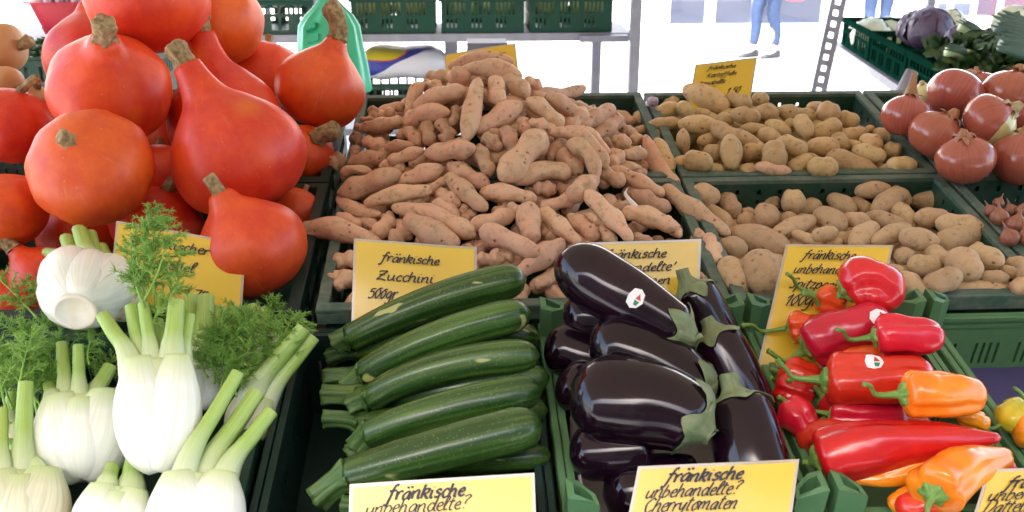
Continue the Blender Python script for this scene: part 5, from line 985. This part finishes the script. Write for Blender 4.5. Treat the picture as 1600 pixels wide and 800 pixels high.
def leafy(name, label, cat, c, R, mats, seed, n=26, curl=.5, group=None):
    o = thing(name, label, cat, c - np.array([0, 0, R]), group); rs = np.random.RandomState(seed)
    mb = MB(); rings = [[c + np.array([math.cos(a) * math.sin(p), math.sin(a) * math.sin(p), -math.cos(p)]) * R * .9 * (1 + .05 * mn.noise(Vector((math.cos(a) * 2 + seed, math.sin(a) * 2, p * 2)))) for a in np.arange(24) * math.pi / 12] for p in np.linspace(.05, 3.09, 14)]; mb.loft(rings); mb.build('heart', mats[0], o)
    mb = MB()
    for k in range(n):
        th, ph = rs.uniform(0, 6.28), rs.uniform(.2, 1.9); d = np.array([math.cos(th) * math.sin(ph), math.sin(th) * math.sin(ph), math.cos(ph)]); u = nrm(np.cross(d, rs.normal(size=3))); v = np.cross(d, u); rows = []
        for i in range(7):
            row = []
            for j in range(7):
                a, b = (i / 6 - .5) * 1.5, (j / 6 - .5) * 1.5; q = nrm(d + u * a + v * b) * R * (.94 + .05 * rs.rand() + curl * .16 * max(0, a - .2) + .03 * math.sin(j * 2.1 + k)); row.append(c + q)
            rows.append(row)
        mb.loft(rows, False, False, closed=False)
    mb.build('leaf', mats[1], o); return o
M['lettuce'] = simple('pale_lettuce', (.45, .56, .20), (.58, .64, .34), 20, .5, .4, 60); M['lettuce2'] = simple('lettuce_leaf', (.36, .50, .14), (.52, .60, .26), 20, .5, .4, 60)
M['ycab'] = simple('yellowish_lettuce', (.60, .56, .16), (.50, .52, .14), 20, .5, .4, 60)
for k, (x, y, mt, lab) in enumerate(((-.38, 4.55, 'ycab', 'yellowish lettuce in the left rack crate, left one'), (-.20, 4.55, 'ycab', 'yellowish lettuce in the left rack crate, right one'), (.02, 4.55, 'lettuce', 'pale green lettuce in the middle rack crate, left one'), (.20, 4.57, 'lettuce', 'pale green lettuce in the middle rack crate, right one'), (.43, 4.55, 'lettuce', 'pale green lettuce in the right rack crate, left one'), (.61, 4.56, 'lettuce', 'pale green lettuce in the right rack crate, right one'))):
    leafy('lettuce', lab, 'lettuce', np.array([x, y, SZ + .105]), .085, (M[mt], M[mt if mt == 'ycab' else 'lettuce2']), k, 14, .6, 'lettuces in the rack crates')
crate('green crate of white radishes at the left of the rack behind the pumpkins', wf, -1.04, -.63, 4.43, 4.85, SZ + .150, .148, M['dark_crate'], M['far_crate'], 'cell', .016, group='green slotted crates on the rear rack')
M['radish'] = simple('white_radish', (.78, .76, .70), (.70, .66, .52), 20, .45, .1, 60); M['turnip'] = striped('purple_turnip', (.75, .66, .68), (.32, .07, .20), 2, 2.2, .44, .56, .4, .1, bs=.05)[0]
for k, (x, y) in enumerate(((-.96, 4.5), (-.88, 4.52), (-.80, 4.49), (-.72, 4.52), (-.92, 4.64), (-.78, 4.66))):
    mb = MB(); revolve(mb, [(0, -1.0), (.3, -.9), (.85, -.5), (1, 0), (.85, .5), (.35, .85), (.1, 1.05)], .046, 18, 16, 4, k, .02); o = mb.build('white_radish', M['radish']); tag(o, ['leftmost white radish in the front of the rack crate', 'white radish second from the left in the rack crate', 'white radish third from the left in the rack crate', 'rightmost white radish in the front of the rack crate', 'white radish in the back of the rack crate, left', 'white radish in the back of the rack crate, right'][k], 'radish', 'white radishes in the rack crate'); place(o, np.array([x, y, SZ + .155]), nrm([.4 * math.sin(k), -.3, 1]), k)
# lower shelf: dark crate with printed sack on it
LS = .632
crate('dark crate on the lower rack shelf under the printed sack', wf, -.46, -.05, 4.43, 4.84, LS + .20, .195, M['black_crate'], M['dark_crate'], 'cell', .016, group='green slotted crates on the rear rack')
sk = thing('sack', 'white printed sack with yellow and blue panels lying on the lower rack crate', 'sack', (-.25, 4.6, LS + .20))
def sackpt(a, b): # a along 0..1, b around
    L = .42; x = -.47 + a * L; e = max(.08, (1 - abs(2 * a - 1) ** 3)) ** .5; c = math.cos(b); s_ = math.sin(b)
    return np.array([x, 4.60 - .17 * e * abs(c) ** .7 * (1 if c > 0 else -1), LS + .205 + .075 + .075 * e * abs(s_) ** .8 * (1 if s_ > 0 else -1) * (1 + .12 * math.sin(a * 9)) + .004 * mn.noise(Vector((a * 9, b * 2, 3)))])
mb = MB(); mb.loft([[sackpt(a, b) for b in np.arange(40) * 2 * math.pi / 40] for a in np.linspace(0.0, 1, 36)])
m_, t_, b_ = newmat('sack_print'); tc_ = t_.nodes.new('ShaderNodeTexCoord'); sp_ = t_.nodes.new('ShaderNodeSeparateXYZ'); t_.links.new(tc_.outputs['UV'], sp_.inputs[0])
def mth(op, a, b=None, c=None):
    n = nd(t_, 'ShaderNodeMath', operation=op)
    for i_, x in enumerate((a, b, c)):
        if x is None: continue
        if isinstance(x, (int, float)): n.inputs[i_].default_value = x
        else: t_.links.new(x, n.inputs[i_])
    return n.outputs[0]
# ellipse of yellow with a red edge, blue field, white rest (printed pattern in the sack's own coordinates)
uu, vv = sp_.outputs[0], sp_.outputs[1]
cu = mth('MULTIPLY', mth('SUBTRACT', mth('FRACT', mth('ADD', uu, .5)), .68), 7.0); cv = mth('MULTIPLY', mth('SUBTRACT', vv, .26), 3.2); d2 = mth('ADD', mth('MULTIPLY', cu, cu), mth('MULTIPLY', cv, cv))
blue = mth('LESS_THAN', mth('ADD', vv, mth('MULTIPLY', mth('SUBTRACT', .62, mth('FRACT', mth('ADD', uu, .5))), 1.9)), .76); blue = mth('LESS_THAN', mth('SUBTRACT', vv, mth('MULTIPLY', mth('SUBTRACT', mth('FRACT', mth('ADD', uu, .5)), .55), 2.4)), .50)
colr = mix(t_, blue, (.72, .72, .74), (.03, .04, .30)); colr = mix(t_, mth('LESS_THAN', d2, 1.0), colr, (.55, .03, .06)); colr = mix(t_, mth('LESS_THAN', d2, .86), colr, (.62, .52, .03))
t_.links.new(colr, b_.inputs[0]); b_.inputs['Roughness'].default_value = .35; mb.build('sack_body', m_, sk)
mb = MB(); rows = [[np.array([-.055 + .012 * math.sin(j * .8), 4.50 + .30 * j / 11, LS + .205 + z + .004 * math.sin(j + k * 2)]) for j in range(12)] for k, z in enumerate((.0, .06, .12, .17, .215))]
mb.loft(rows, False, False, closed=False); 
mb = MB(); mb.box((-.06, 4.56, LS + .003), (.0, 4.80, LS + .40), wf); tag(mb.build('cardboard_sheet', simple('grey_card', (.34, .34, .38), (.28, .28, .32), 10, .8), origin=(-.03, 4.68, LS), smooth=False), 'grey sheet standing upright at the right end of the printed sack', 'sheet')
mb = MB(); c0 = W(730, 80, 3.2); mb.box((c0[0], c0[1], .78), (c0[0] + .135, c0[1] + .12, c0[2] + .026), wf); mb.box((c0[0] + .02, c0[1] + .02, .0), (c0[0] + .115, c0[1] + .10, .779), wf)
tag(mb.build('scale_stand', simple('dark_grey_box', (.10, .10, .12), (.07, .07, .09), 20, .5), origin=(c0[0], c0[1], 0), smooth=False), 'dark grey box on a stand behind the sign on the pink potato heap', 'box')
# left side shelf with red bowl
ls = thing('side_shelf', 'pale grey metal side shelf at the upper left carrying the red bowl', 'shelf', (-1.6, 3.6, 0)); p1 = W(90, 62, 3.5); zt = p1[2]
mb = MB(); mb.box((p1[0] - .8, p1[1] - .03, zt - .03), (p1[0] + .22, p1[1] + .42, zt - .002), wf); mb.build('shelf_board', M['greymetal'], ls, smooth=False)
for x, y in ((p1[0] - .02, p1[1] + .06), (p1[0] - .26, p1[1] + .0), (p1[0] + .19, p1[1] + .38)):
    mb = MB(); mb.box((x - .02, y - .018, 0), (x + .02, y + .018, zt - .031), wf); mb.build('leg', M['greymetal'], ls, smooth=False)
bw = W(90, 58, 3.52); bw[1] += .13; bw[2] = zt + .002
m_b = simple('red_plastic_bowl', (.50, .006, .025), (.46, .005, .02), 10, .4); mb = MB(); K = 44
def sup(a, rx, ry, z): c, s_ = math.cos(a), math.sin(a); e = .55; return bw + np.array([rx * abs(c) ** e * (1 if c > 0 else -1), ry * abs(s_) ** e * (1 if s_ > 0 else -1), z])
an = np.arange(K) * 2 * math.pi / K
mb.loft([[sup(a, rx, ry, z) for a in an] for rx, ry, z in ((.075, .065, .0), (.082, .072, .006), (.118, .098, .118), (.138, .115, .120), (.138, .115, .126), (.114, .094, .124), (.078, .068, .010))], True, True)
tag(mb.build('bowl', m_b, origin=bw, angle=35), 'red plastic bowl holding purple white turnips on the side shelf', 'bowl')
for k, (dx, dy, dz, r) in enumerate(((-.045, -.03, .128, .026), (.0, -.035, .130, .027), (.055, -.03, .128, .028), (-.02, .03, .132, .028), (.045, .03, .13, .027), (.0, .0, .085, .03), (-.05, .0, .075, .03), (.05, .0, .075, .03))):
    mb = MB(); revolve(mb, [(0, -1.05), (.3, -.85), (.9, -.35), (1, .1), (.8, .55), (.35, .8), (.12, .95)], r, 18, 16, 0, k); o = mb.build('turnip', M['turnip'])
    tag(o, 'purple white turnip %s in the red bowl' % ['at the front left', 'at the front middle', 'at the front right', 'at the back left', 'at the back right', 'buried in the middle', 'buried on the left', 'buried on the right'][k], 'turnip', 'turnips in the red bowl'); place(o, bw + np.array([dx, dy, dz]), nrm([.3 * math.sin(k * 2), -.5, 1]), k)
q0 = W(30, 128, 2.5)
crate('dark green crate of herbs low at the left behind the squashes', wf, q0[0] - .10, q0[0] + .34, q0[1], q0[1] + .4, q0[2] + .06, .14, M['dark_crate'], M['dark_crate'], 'grid', .016)
mb = MB(); hb = np.array([q0[0] + .12, q0[1] + .2, q0[2] + .05])
for k in range(260):
    c = hb + rng.uniform(-1, 1, 3) * np.array([.19, .17, .03]); d = nrm(rng.normal(size=3) + np.array([0, 0, .6])); u = nrm(np.cross(d, rng.normal(size=3))) * .011
    mb.quad([c - u, c + d * .018 - u * .4, c + d * .034, c + d * .018 + u * .4 + u * .6])
o = mb.build('herbs', simple('dark_herb_leaf', (.035, .11, .03), (.06, .15, .035), 30, .5), origin=hb, smooth=False); tag(o, 'dark green herbs filling the low crate at the left', 'herbs', None, 'stuff')
# green carrier bags hanging from the canopy
bt = W(520, -6, 2.45); M['bag'] = simple('green_bag_film', (.03, .44, .22), (.05, .50, .27), 9, .28, .25, 14, .2); mb = MB()
def bagring(y, wL, wR, dep, ph):
    c = W(0, y, 2.45); out = []
    for a in np.arange(64) * 2 * math.pi / 64:
        cs, sn = math.cos(a), math.sin(a); hx = ((wR - wL) / 2 * cs * (1 if dep > .02 else 1)); k = 1 + .10 * math.sin(7 * a + ph) * min(1, dep * 18) + .06 * math.sin(13 * a + ph * 2) * min(1, dep * 18)
        x = (wL + wR) / 2 + hx; out.append(W(x, y, 2.45) + np.array([0, 1, 0]) * (sn * dep * k) + RT * .004 * math.sin(9 * a + ph))
    return out
mb.loft([bagring(y, a, b, d, p) for y, a, b, d, p in ((-40, 490, 548, .02, 0), (-14, 499, 528, .014, .2), (0, 499, 526, .014, .4), (8, 494, 534, .024, .5), (24, 478, 550, .05, .7), (40, 468, 560, .06, .8), (70, 467, 566, .065, 1.0), (100, 467, 573, .065, 1.2), (122, 468, 577, .065, 1.4), (139, 470, 579, .06, 1.6), (143, 474, 576, .05, 1.6))], True, True)
o = thing('plastic_bag', 'bundle of green plastic carrier bags hanging above the rightmost pumpkin', 'bag', bt); mb.build('bag_body', M['bag'], o)
mb = MB(); c = W(481, 50, 2.375); 
for (x0, y0, x1, y1, dz) in ((476, 36, 492, 42, 0), (480, 56, 497, 62, .003)):
    a_, b_2, c_2, d_ = W(x0, y0, 2.385), W(x1, y0 - 4, 2.385), W(x1, y1, 2.383), W(x0, y1 + 4, 2.383); mb.loft([[a_, b_2, c_2, d_], [p + FW * .03 for p in (a_, b_2, c_2, d_)]])
mb.build('fold', M['bag'], o, smooth=False)
mb = MB(); s0 = W(519, -38, 2.45); mb.tube([s0, s0 * .5 + np.array([s0[0], s0[1], CZ + .42]) * .5, np.array([s0[0], s0[1], CZ + .38])], .004, 6); mb.build('cord', M['greymetal'], o)

# ---------------------------------------------------------------- right rack with cabbages and leeks
RX, RZ = 1.735, .925
rfm = lambda a, b, c: np.array([1.735 + .986 * (a - RX) + .169 * (b - 3.51), 3.51 - .169 * (a - RX) + .986 * (b - 3.51), c])
rr_ = thing('side_rack', 'slotted steel rack on the right carrying the cabbage crates', 'rack', (RX + .2, 4.0, 0))
mb = MB(); mb.box((RX - .01, 2.3, RZ - .04), (RX + .43, 5.14, RZ - .004), rfm); mb.build('shelf', M['greymetal'], rr_, smooth=False)
def slotted(px0, py0, px1, py1, Z, wpx):
    A, B = W(px0, py0, Z), W(px1, py1, Z); d = nrm(A - B); s_ = nrm(RT - d * (RT @ d)); n = np.cross(s_, d); top = A + d * 1.0; bot = B - d * (B[2] / d[2]) + d * .004; L = np.linalg.norm(top - bot); wd = wpx * Z / F
    hs = []; k = .03
    while k < L - .05: hs.append((wd * .33, wd * .67, k, k + .027)); k += .052
    mb = MB(); panel(mb, lambda x, z, t_: bot + s_ * (x - wd / 2) + d * z + n * t_, wd, L, .003, hs); panel(mb, lambda x, z, t_: bot + s_ * (wd / 2 + .0005 + t_) + d * z - n * (x + .0), wd * .8, L, .003, [(a * .8, b * .8, c, e) for a, b, c, e in hs]); return mb
slotted(1310, 0, 1275, 160, 4.4, 23).build('upright', M['steel'], rr_, smooth=False)
for y in (2.35, 5.08):
    mb = MB(); mb.box((RX + .433, y - .02, 0), (RX + .47, y + .02, 1.5), rfm); mb.build('upright', M['steel'], rr_, smooth=False)
for k, (y0, lab) in enumerate(((4.50, 'farthest green crate on the right rack holding white cabbages'), (3.88, 'green crate in the middle of the right rack holding red cabbages'), (3.26, 'green crate on the right rack under the kale and leeks'), (2.64, 'nearest green crate on the right rack at the picture edge'))):
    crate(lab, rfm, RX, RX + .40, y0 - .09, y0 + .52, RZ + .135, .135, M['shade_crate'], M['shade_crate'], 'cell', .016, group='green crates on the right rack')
q = W(1400, 150, 2.9)
crate('dark green crate on the lower shelf under the right rack beside the onions', wf, q[0] - .10, q[0] + .32, q[1], q[1] + .5, q[2] - .10, .14, M['dark_crate'], FC, 'grid', .016)
mb = MB(); mb.box((q[0] - .14, q[1] - .02, q[2] - .28), (q[0] + .5, q[1] + .54, q[2] - .243), wf)
for x, y in ((q[0] - .12, q[1]), (q[0] + .48, q[1]), (q[0] - .12, q[1] + .5), (q[0] + .48, q[1] + .5)): mb.box((x - .018, y - .018, 0), (x + .018, y + .018, q[2] - .281), wf)
tag(mb.build('low_stand', M['greymetal'], origin=(q[0], q[1], 0), smooth=False), 'low grey stand under the crate behind the onions', 'stand')
mb = MB(); a_, b_2 = W(1395, 170, 2.35), W(1425, 112, 2.35); mb.tube([a_, (a_ + b_2) / 2, b_2], .016, 10); mb.tube([a_, np.array([a_[0], a_[1], 0.004])], .016, 10)
tag(mb.build('prop_tube', M['steel'], origin=(a_[0], a_[1], 0)), 'slanting grey tube between the onions and the cabbage rack', 'tube')
M['cab_w'] = simple('white_cabbage', (.66, .70, .46), (.74, .76, .58), 10, .45, .3, 40); M['cab_r'] = simple('red_cabbage_leaf', (.085, .055, .10), (.14, .10, .16), 14, .42, .4, 40); M['cab_h'] = simple('red_cabbage_heart', (.05, .018, .05), (.07, .03, .07), 14, .4, .3, 40); M['cab_g'] = simple('green_cabbage', (.36, .48, .14), (.46, .55, .22), 12, .5, .3, 40)
for k, (px_, py_, Z, rp, mt, lab) in enumerate(((1360, 58, 4.75, 30, ('cab_w', 'cab_w'), 'white cabbage in the far crate of the right rack, left one'), (1398, 72, 4.55, 22, ('cab_g', 'cab_g'), 'small green cabbage in the far crate beside the white one'), (1386, 48, 5.0, 22, ('cab_w', 'cab_w'), 'white cabbage at the back of the far crate'),
                                               (1452, 48, 3.9, 37, ('cab_h', 'cab_r'), 'dark red cabbage turned to the viewer on the right rack'), (1432, 46, 4.2, 30, ('cab_h', 'cab_r'), 'red cabbage behind the one turned to the viewer'), (1482, 40, 4.25, 26, ('cab_w', 'cab_w'), 'pale cabbage behind the red cabbages'), (1500, 62, 3.7, 24, ('cab_h', 'cab_r'), 'smaller red cabbage beside the kale'),
                                               (1580, 38, 4.0, 30, ('cab_w', 'cab_w'), 'pale cabbage at the right edge behind the leek leaves'))):
    leafy('cabbage', lab, 'cabbage', W(px_, py_, Z), rp * Z / F, (M[mt[0]], M[mt[1]]), 50 + k, 16, .5, 'cabbages on the right rack')
M['kale'] = simple('kale_leaf', (.020, .055, .014), (.05, .10, .022), 25, .5, .4, 50); M['leek'] = striped('leek_leaf', (.035, .085, .07), (.10, .17, .13), 3, .6, .35, .65, .45, bs=.2)[0]; M['leekw'] = striped('leek_shaft', (.42, .52, .24), (.55, .62, .36), 4, .6, .35, .65, .45, bs=.2)[0]
kl = [(1500, 92, 3.35), (1520, 108, 3.25), (1545, 100, 3.2), (1530, 80, 3.45), (1558, 82, 3.3), (1575, 104, 3.15), (1590, 86, 3.2), (1490, 80, 3.5), (1510, 70, 3.6), (1560, 66, 3.45)]
for k, (x, y, Z) in enumerate(kl):
    c = W(x, y, Z); o = thing('kale', 'dark curly kale bunch %s on the right rack' % ['at the lower left of the greens', 'in the middle front of the greens', 'in the heart of the greens', 'in the upper middle of the greens', 'near the leek leaves', 'lowest at the right of the greens', 'at the right edge', 'touching the red cabbage', 'at the top left of the greens', 'topmost of the greens'][k], 'kale', c, 'kale bunches on the right rack'); mb = MB(); rs = np.random.RandomState(k)
    for l in range(17):
        d = nrm(rs.normal(size=3) + np.array([-.3, -.6, .2])); u = nrm(np.cross(d, rs.normal(size=3))); v = np.cross(d, u); L = rs.uniform(.07, .12); rows = []
        for i in range(9):
            f = i / 8; wv = L * .42 * math.sin(math.pi * min(1, f * .9 + .08)) ; rows.append([c + d * L * f + v * (-.3 * L * f * f) + u * wv * g_ + v * wv * .45 * math.sin(i * 2.0 + g_ * 5 + l) * abs(g_) for g_ in np.linspace(-1, 1, 9)])
        mb.loft(rows, False, False, closed=False)
    mb.build('leaf', M['kale'], o); mb = MB(); mb.tube([c - FW * .05, c, c - FW * .02 + UP * .01], .006, 8); mb.build('stalk', M['leekw'], o)
for k, (x0, y0, x1, y1, Z, lab) in enumerate(((1478, 80, 1516, 86, 3.25, 'pale leek shaft end poking out beside the red cabbage'), (1500, 40, 1540, 60, 3.4, 'leek with cut green end above the kale'), (1538, 62, 1570, 48, 3.3, 'leek with light cut end in the middle of the greens'), (1560, 36, 1660, 84, 3.0, 'big leek with broad blue green leaves at the right edge, upper'), (1565, 66, 1660, 100, 2.95, 'big leek with broad blue green leaves at the right edge, lower'))):
    A, B = W(x0, y0, Z), W(x1, y1, Z); o = thing('leek', lab, 'leek', A, 'leeks on the right rack'); mb = MB(); R = (8 if k < 3 else 14) * Z / F; mb.tube(bez([A, (A + B) / 2, B], 8), R, 14); mb.build('shaft', M['leekw'] if k < 3 else M['leek'], o)
    mb = MB(); d = nrm(A - B); s_ = nrm(np.cross(d, FW))
    for l in range(5 if k >= 3 else 3):
        f0 = (l - 2) * .35; wv = R * (1.0 if k >= 3 else .6); pts = [B + d * .01, (A + B) / 2 + s_ * R * f0 * 1.0 - FW * R * (1 + .25 * l), A + d * R * (.4 + 1.3 * ((l * 7) % 5) / 5) + s_ * R * f0 * 1.7 - FW * R * (.6 + .2 * l)]; c = bez(pts, 10)
        mb.loft([[p - s_ * wv * (1 - .93 * (i / 9) ** 2.2), p - FW * .006, p + s_ * wv * (1 - .93 * (i / 9) ** 2.2)] for i, p in enumerate(c)], False, False, closed=False)
    mb.build('leaf', M['leek'], o)

# ---------------------------------------------------------------- two passers-by across the street
def skin(name, joints, edges, mat, parent, origin, root=0, sub=2):
    me = bpy.data.meshes.new(name); me.from_pydata([tuple(np.array(j[0]) - origin) for j in joints], edges, []); o = bpy.data.objects.new(name, me); COL.objects.link(o); me.materials.append(mat)
    m = o.modifiers.new('skin', 'SKIN'); me.skin_vertices[0].data.foreach_set('radius', [x for j in joints for x in (j[1], j[1] if len(j) < 3 else j[2])]); me.skin_vertices[0].data[root].use_root = True; m.use_smooth_shade = True
    s_ = o.modifiers.new('sub', 'SUBSURF'); s_.levels = sub; s_.render_levels = sub
    if parent: o.parent = parent
    return o
M['skin'] = simple('skin', (.55, .33, .24), (.50, .29, .21), 20, .5); M['jeans'] = simple('blue_denim', (.014, .032, .085), (.024, .046, .105), 30, .8, .2, 300); M['jacket'] = simple('red_jacket', (.45, .05, .05), None, 20, .8); M['navy'] = simple('navy_top', (.03, .05, .12), None, 20, .8); M['shoe'] = simple('dark_shoe', (.02, .024, .035), (.015, .018, .026), 30, .5); M['hair'] = simple('brown_hair', (.09, .05, .03), (.05, .03, .02), 60, .5)
def person(label, px_, py_, dist, face, top, seed, step):
    Gp = CAM + ray(px_, py_) * dist; k = (CAM[2]) / (CAM[2] - Gp[2]); g0 = CAM + ray(px_, py_) * dist * k; g0[2] = 0; f = np.array([math.sin(face), math.cos(face), 0]); r = np.array([f[1], -f[0], 0])
    b = lambda x, y, z: g0 + r * x + f * y + np.array([0, 0, z]); o = thing('person', label, 'person', g0)
    J = [(b(0, 0, .95), .12, .10), (b(0, 0, 1.15), .13, .10), (b(0, .0, 1.36), .15, .10), (b(0, 0, 1.47), .06), (b(0, .01, 1.55), .055), (b(0, .02, 1.64), .085, .10), (b(0, .02, 1.70), .065, .08)]; Eg = [(0, 1), (1, 2), (2, 3), (3, 4), (4, 5), (5, 6)]
    n = len(J)
    for s_ in (-1, 1):
        m = len(J); J += [(b(.17 * s_, 0, 1.40), .055), (b(.23 * s_, -.02, 1.12), .042), (b(.22 * s_, .10, .90), .032), (b(.215 * s_, .14, .83), .035, .02)]; Eg += [(2, m), (m, m + 1), (m + 1, m + 2), (m + 2, m + 3)]
        for q, (dx, dy, dz) in enumerate(((.0, .045, -.06), (.012, .05, -.075), (-.012, .035, -.075), (-.022, .02, -.06), (.028, .055, -.03))): J.append((b((.215 + dx) * s_, .14 + dy, .83 + dz), .009)); Eg.append((m + 3, len(J) - 1))
        st = step * s_; m = len(J); J += [(b(.09 * s_, 0, .88), .085), (b(.09 * s_, .02 + st * .5, .50), .055), (b(.08 * s_, st, .09), .036), (b(.085 * s_, st + .10, .04), .035, .025)]; Eg += [(0, m), (m, m + 1), (m + 1, m + 2), (m + 2, m + 3)]
    skin('person_body', J, Eg, M['skin'], o, g0)
    T = [(b(0, 0, .98), .165, .125), (b(0, 0, .90), .17, .13)]; Et = [(0, 1)]
    for s_ in (-1, 1):
        st = step * s_; m = len(T); T += [(b(.085 * s_, 0, .80), .105), (b(.09 * s_, .01 + st * .25, .66), .09), (b(.09 * s_, .025 + st * .5, .48), .068), (b(.085 * s_, -.01 + st * .8, .30), .064), (b(.08 * s_, st, .12), .048)]; Et += [(1, m)] + [(m + i, m + i + 1) for i in range(4)]
        p = b(.08 * s_, st, 0); mb = MB(); rings = []
        for q, (y, wd, h) in enumerate(((-.075, .018, .05), (-.06, .034, .085), (-.01, .036, .09), (.05, .040, .07), (.11, .045, .05), (.16, .036, .035), (.185, .012, .02))):
            rings.append([p + r * wd * math.cos(a) + f * y + np.array([0, 0, max(.004, h * .5 + h * .5 * math.sin(a))]) for a in np.arange(14) * math.pi / 7])
        mb.loft(rings); mb.build('shoe', M['shoe'], o)
    skin('trousers', T, Et, M['jeans'], o, g0, 1)
    K_ = [(b(0, 0, .93), .15, .12), (b(0, 0, 1.15), .155, .125), (b(0, 0, 1.37), .175, .12), (b(0, 0, 1.46), .075)]; Ek = [(0, 1), (1, 2), (2, 3)]
    for s_ in (-1, 1): m = len(K_); K_ += [(b(.18 * s_, 0, 1.40), .072), (b(.235 * s_, -.02, 1.12), .058), (b(.222 * s_, .09, .93), .045)]; Ek += [(2, m), (m, m + 1), (m + 1, m + 2)]
    skin('jacket', K_, Ek, M[top], o, g0, 1)
    skin('hair', [(b(0, -.02, 1.66), .10), (b(0, -.01, 1.73), .085), (b(0, -.05, 1.55), .075)], [(0, 1), (0, 2)], M['hair'], o, g0)
    return g0, r, f
g0, rr2, ff = person('person in tight blue jeans and dark shoes standing before the shop entrance', 1192, 90, 11, R_(250), 'navy', 1, .09)
c = g0 + np.array([.30, -.02, .62]); mb = MB(); mb.loft([[c + np.array([math.cos(a) * rx, math.sin(a) * .05, z]) for a in np.arange(20) * math.pi / 10] for rx, z in ((.08, 0), (.11, .02), (.12, .15), (.10, .26), (.06, .29))]); mb.tube(cr([c + np.array([-.05, 0, .28]), c + np.array([-.06, 0, .40]), c + np.array([.05, 0, .40]), c + np.array([.05, 0, .28])], 14), .008, 8)
tag(mb.build('shopping_bag', simple('pink_red_bag', (.62, .10, .14), None, 20, .5), origin=c), 'pinkish red bag held beside the jeans wearing person at the entrance', 'bag')
person('person in wide blue jeans behind the white cabbages on the right', 1364, 84, 11, R_(10), 'navy', 2, .03)
print('OBJECTS', len(bpy.data.objects), 'top', sum(o.parent is None for o in bpy.data.objects))
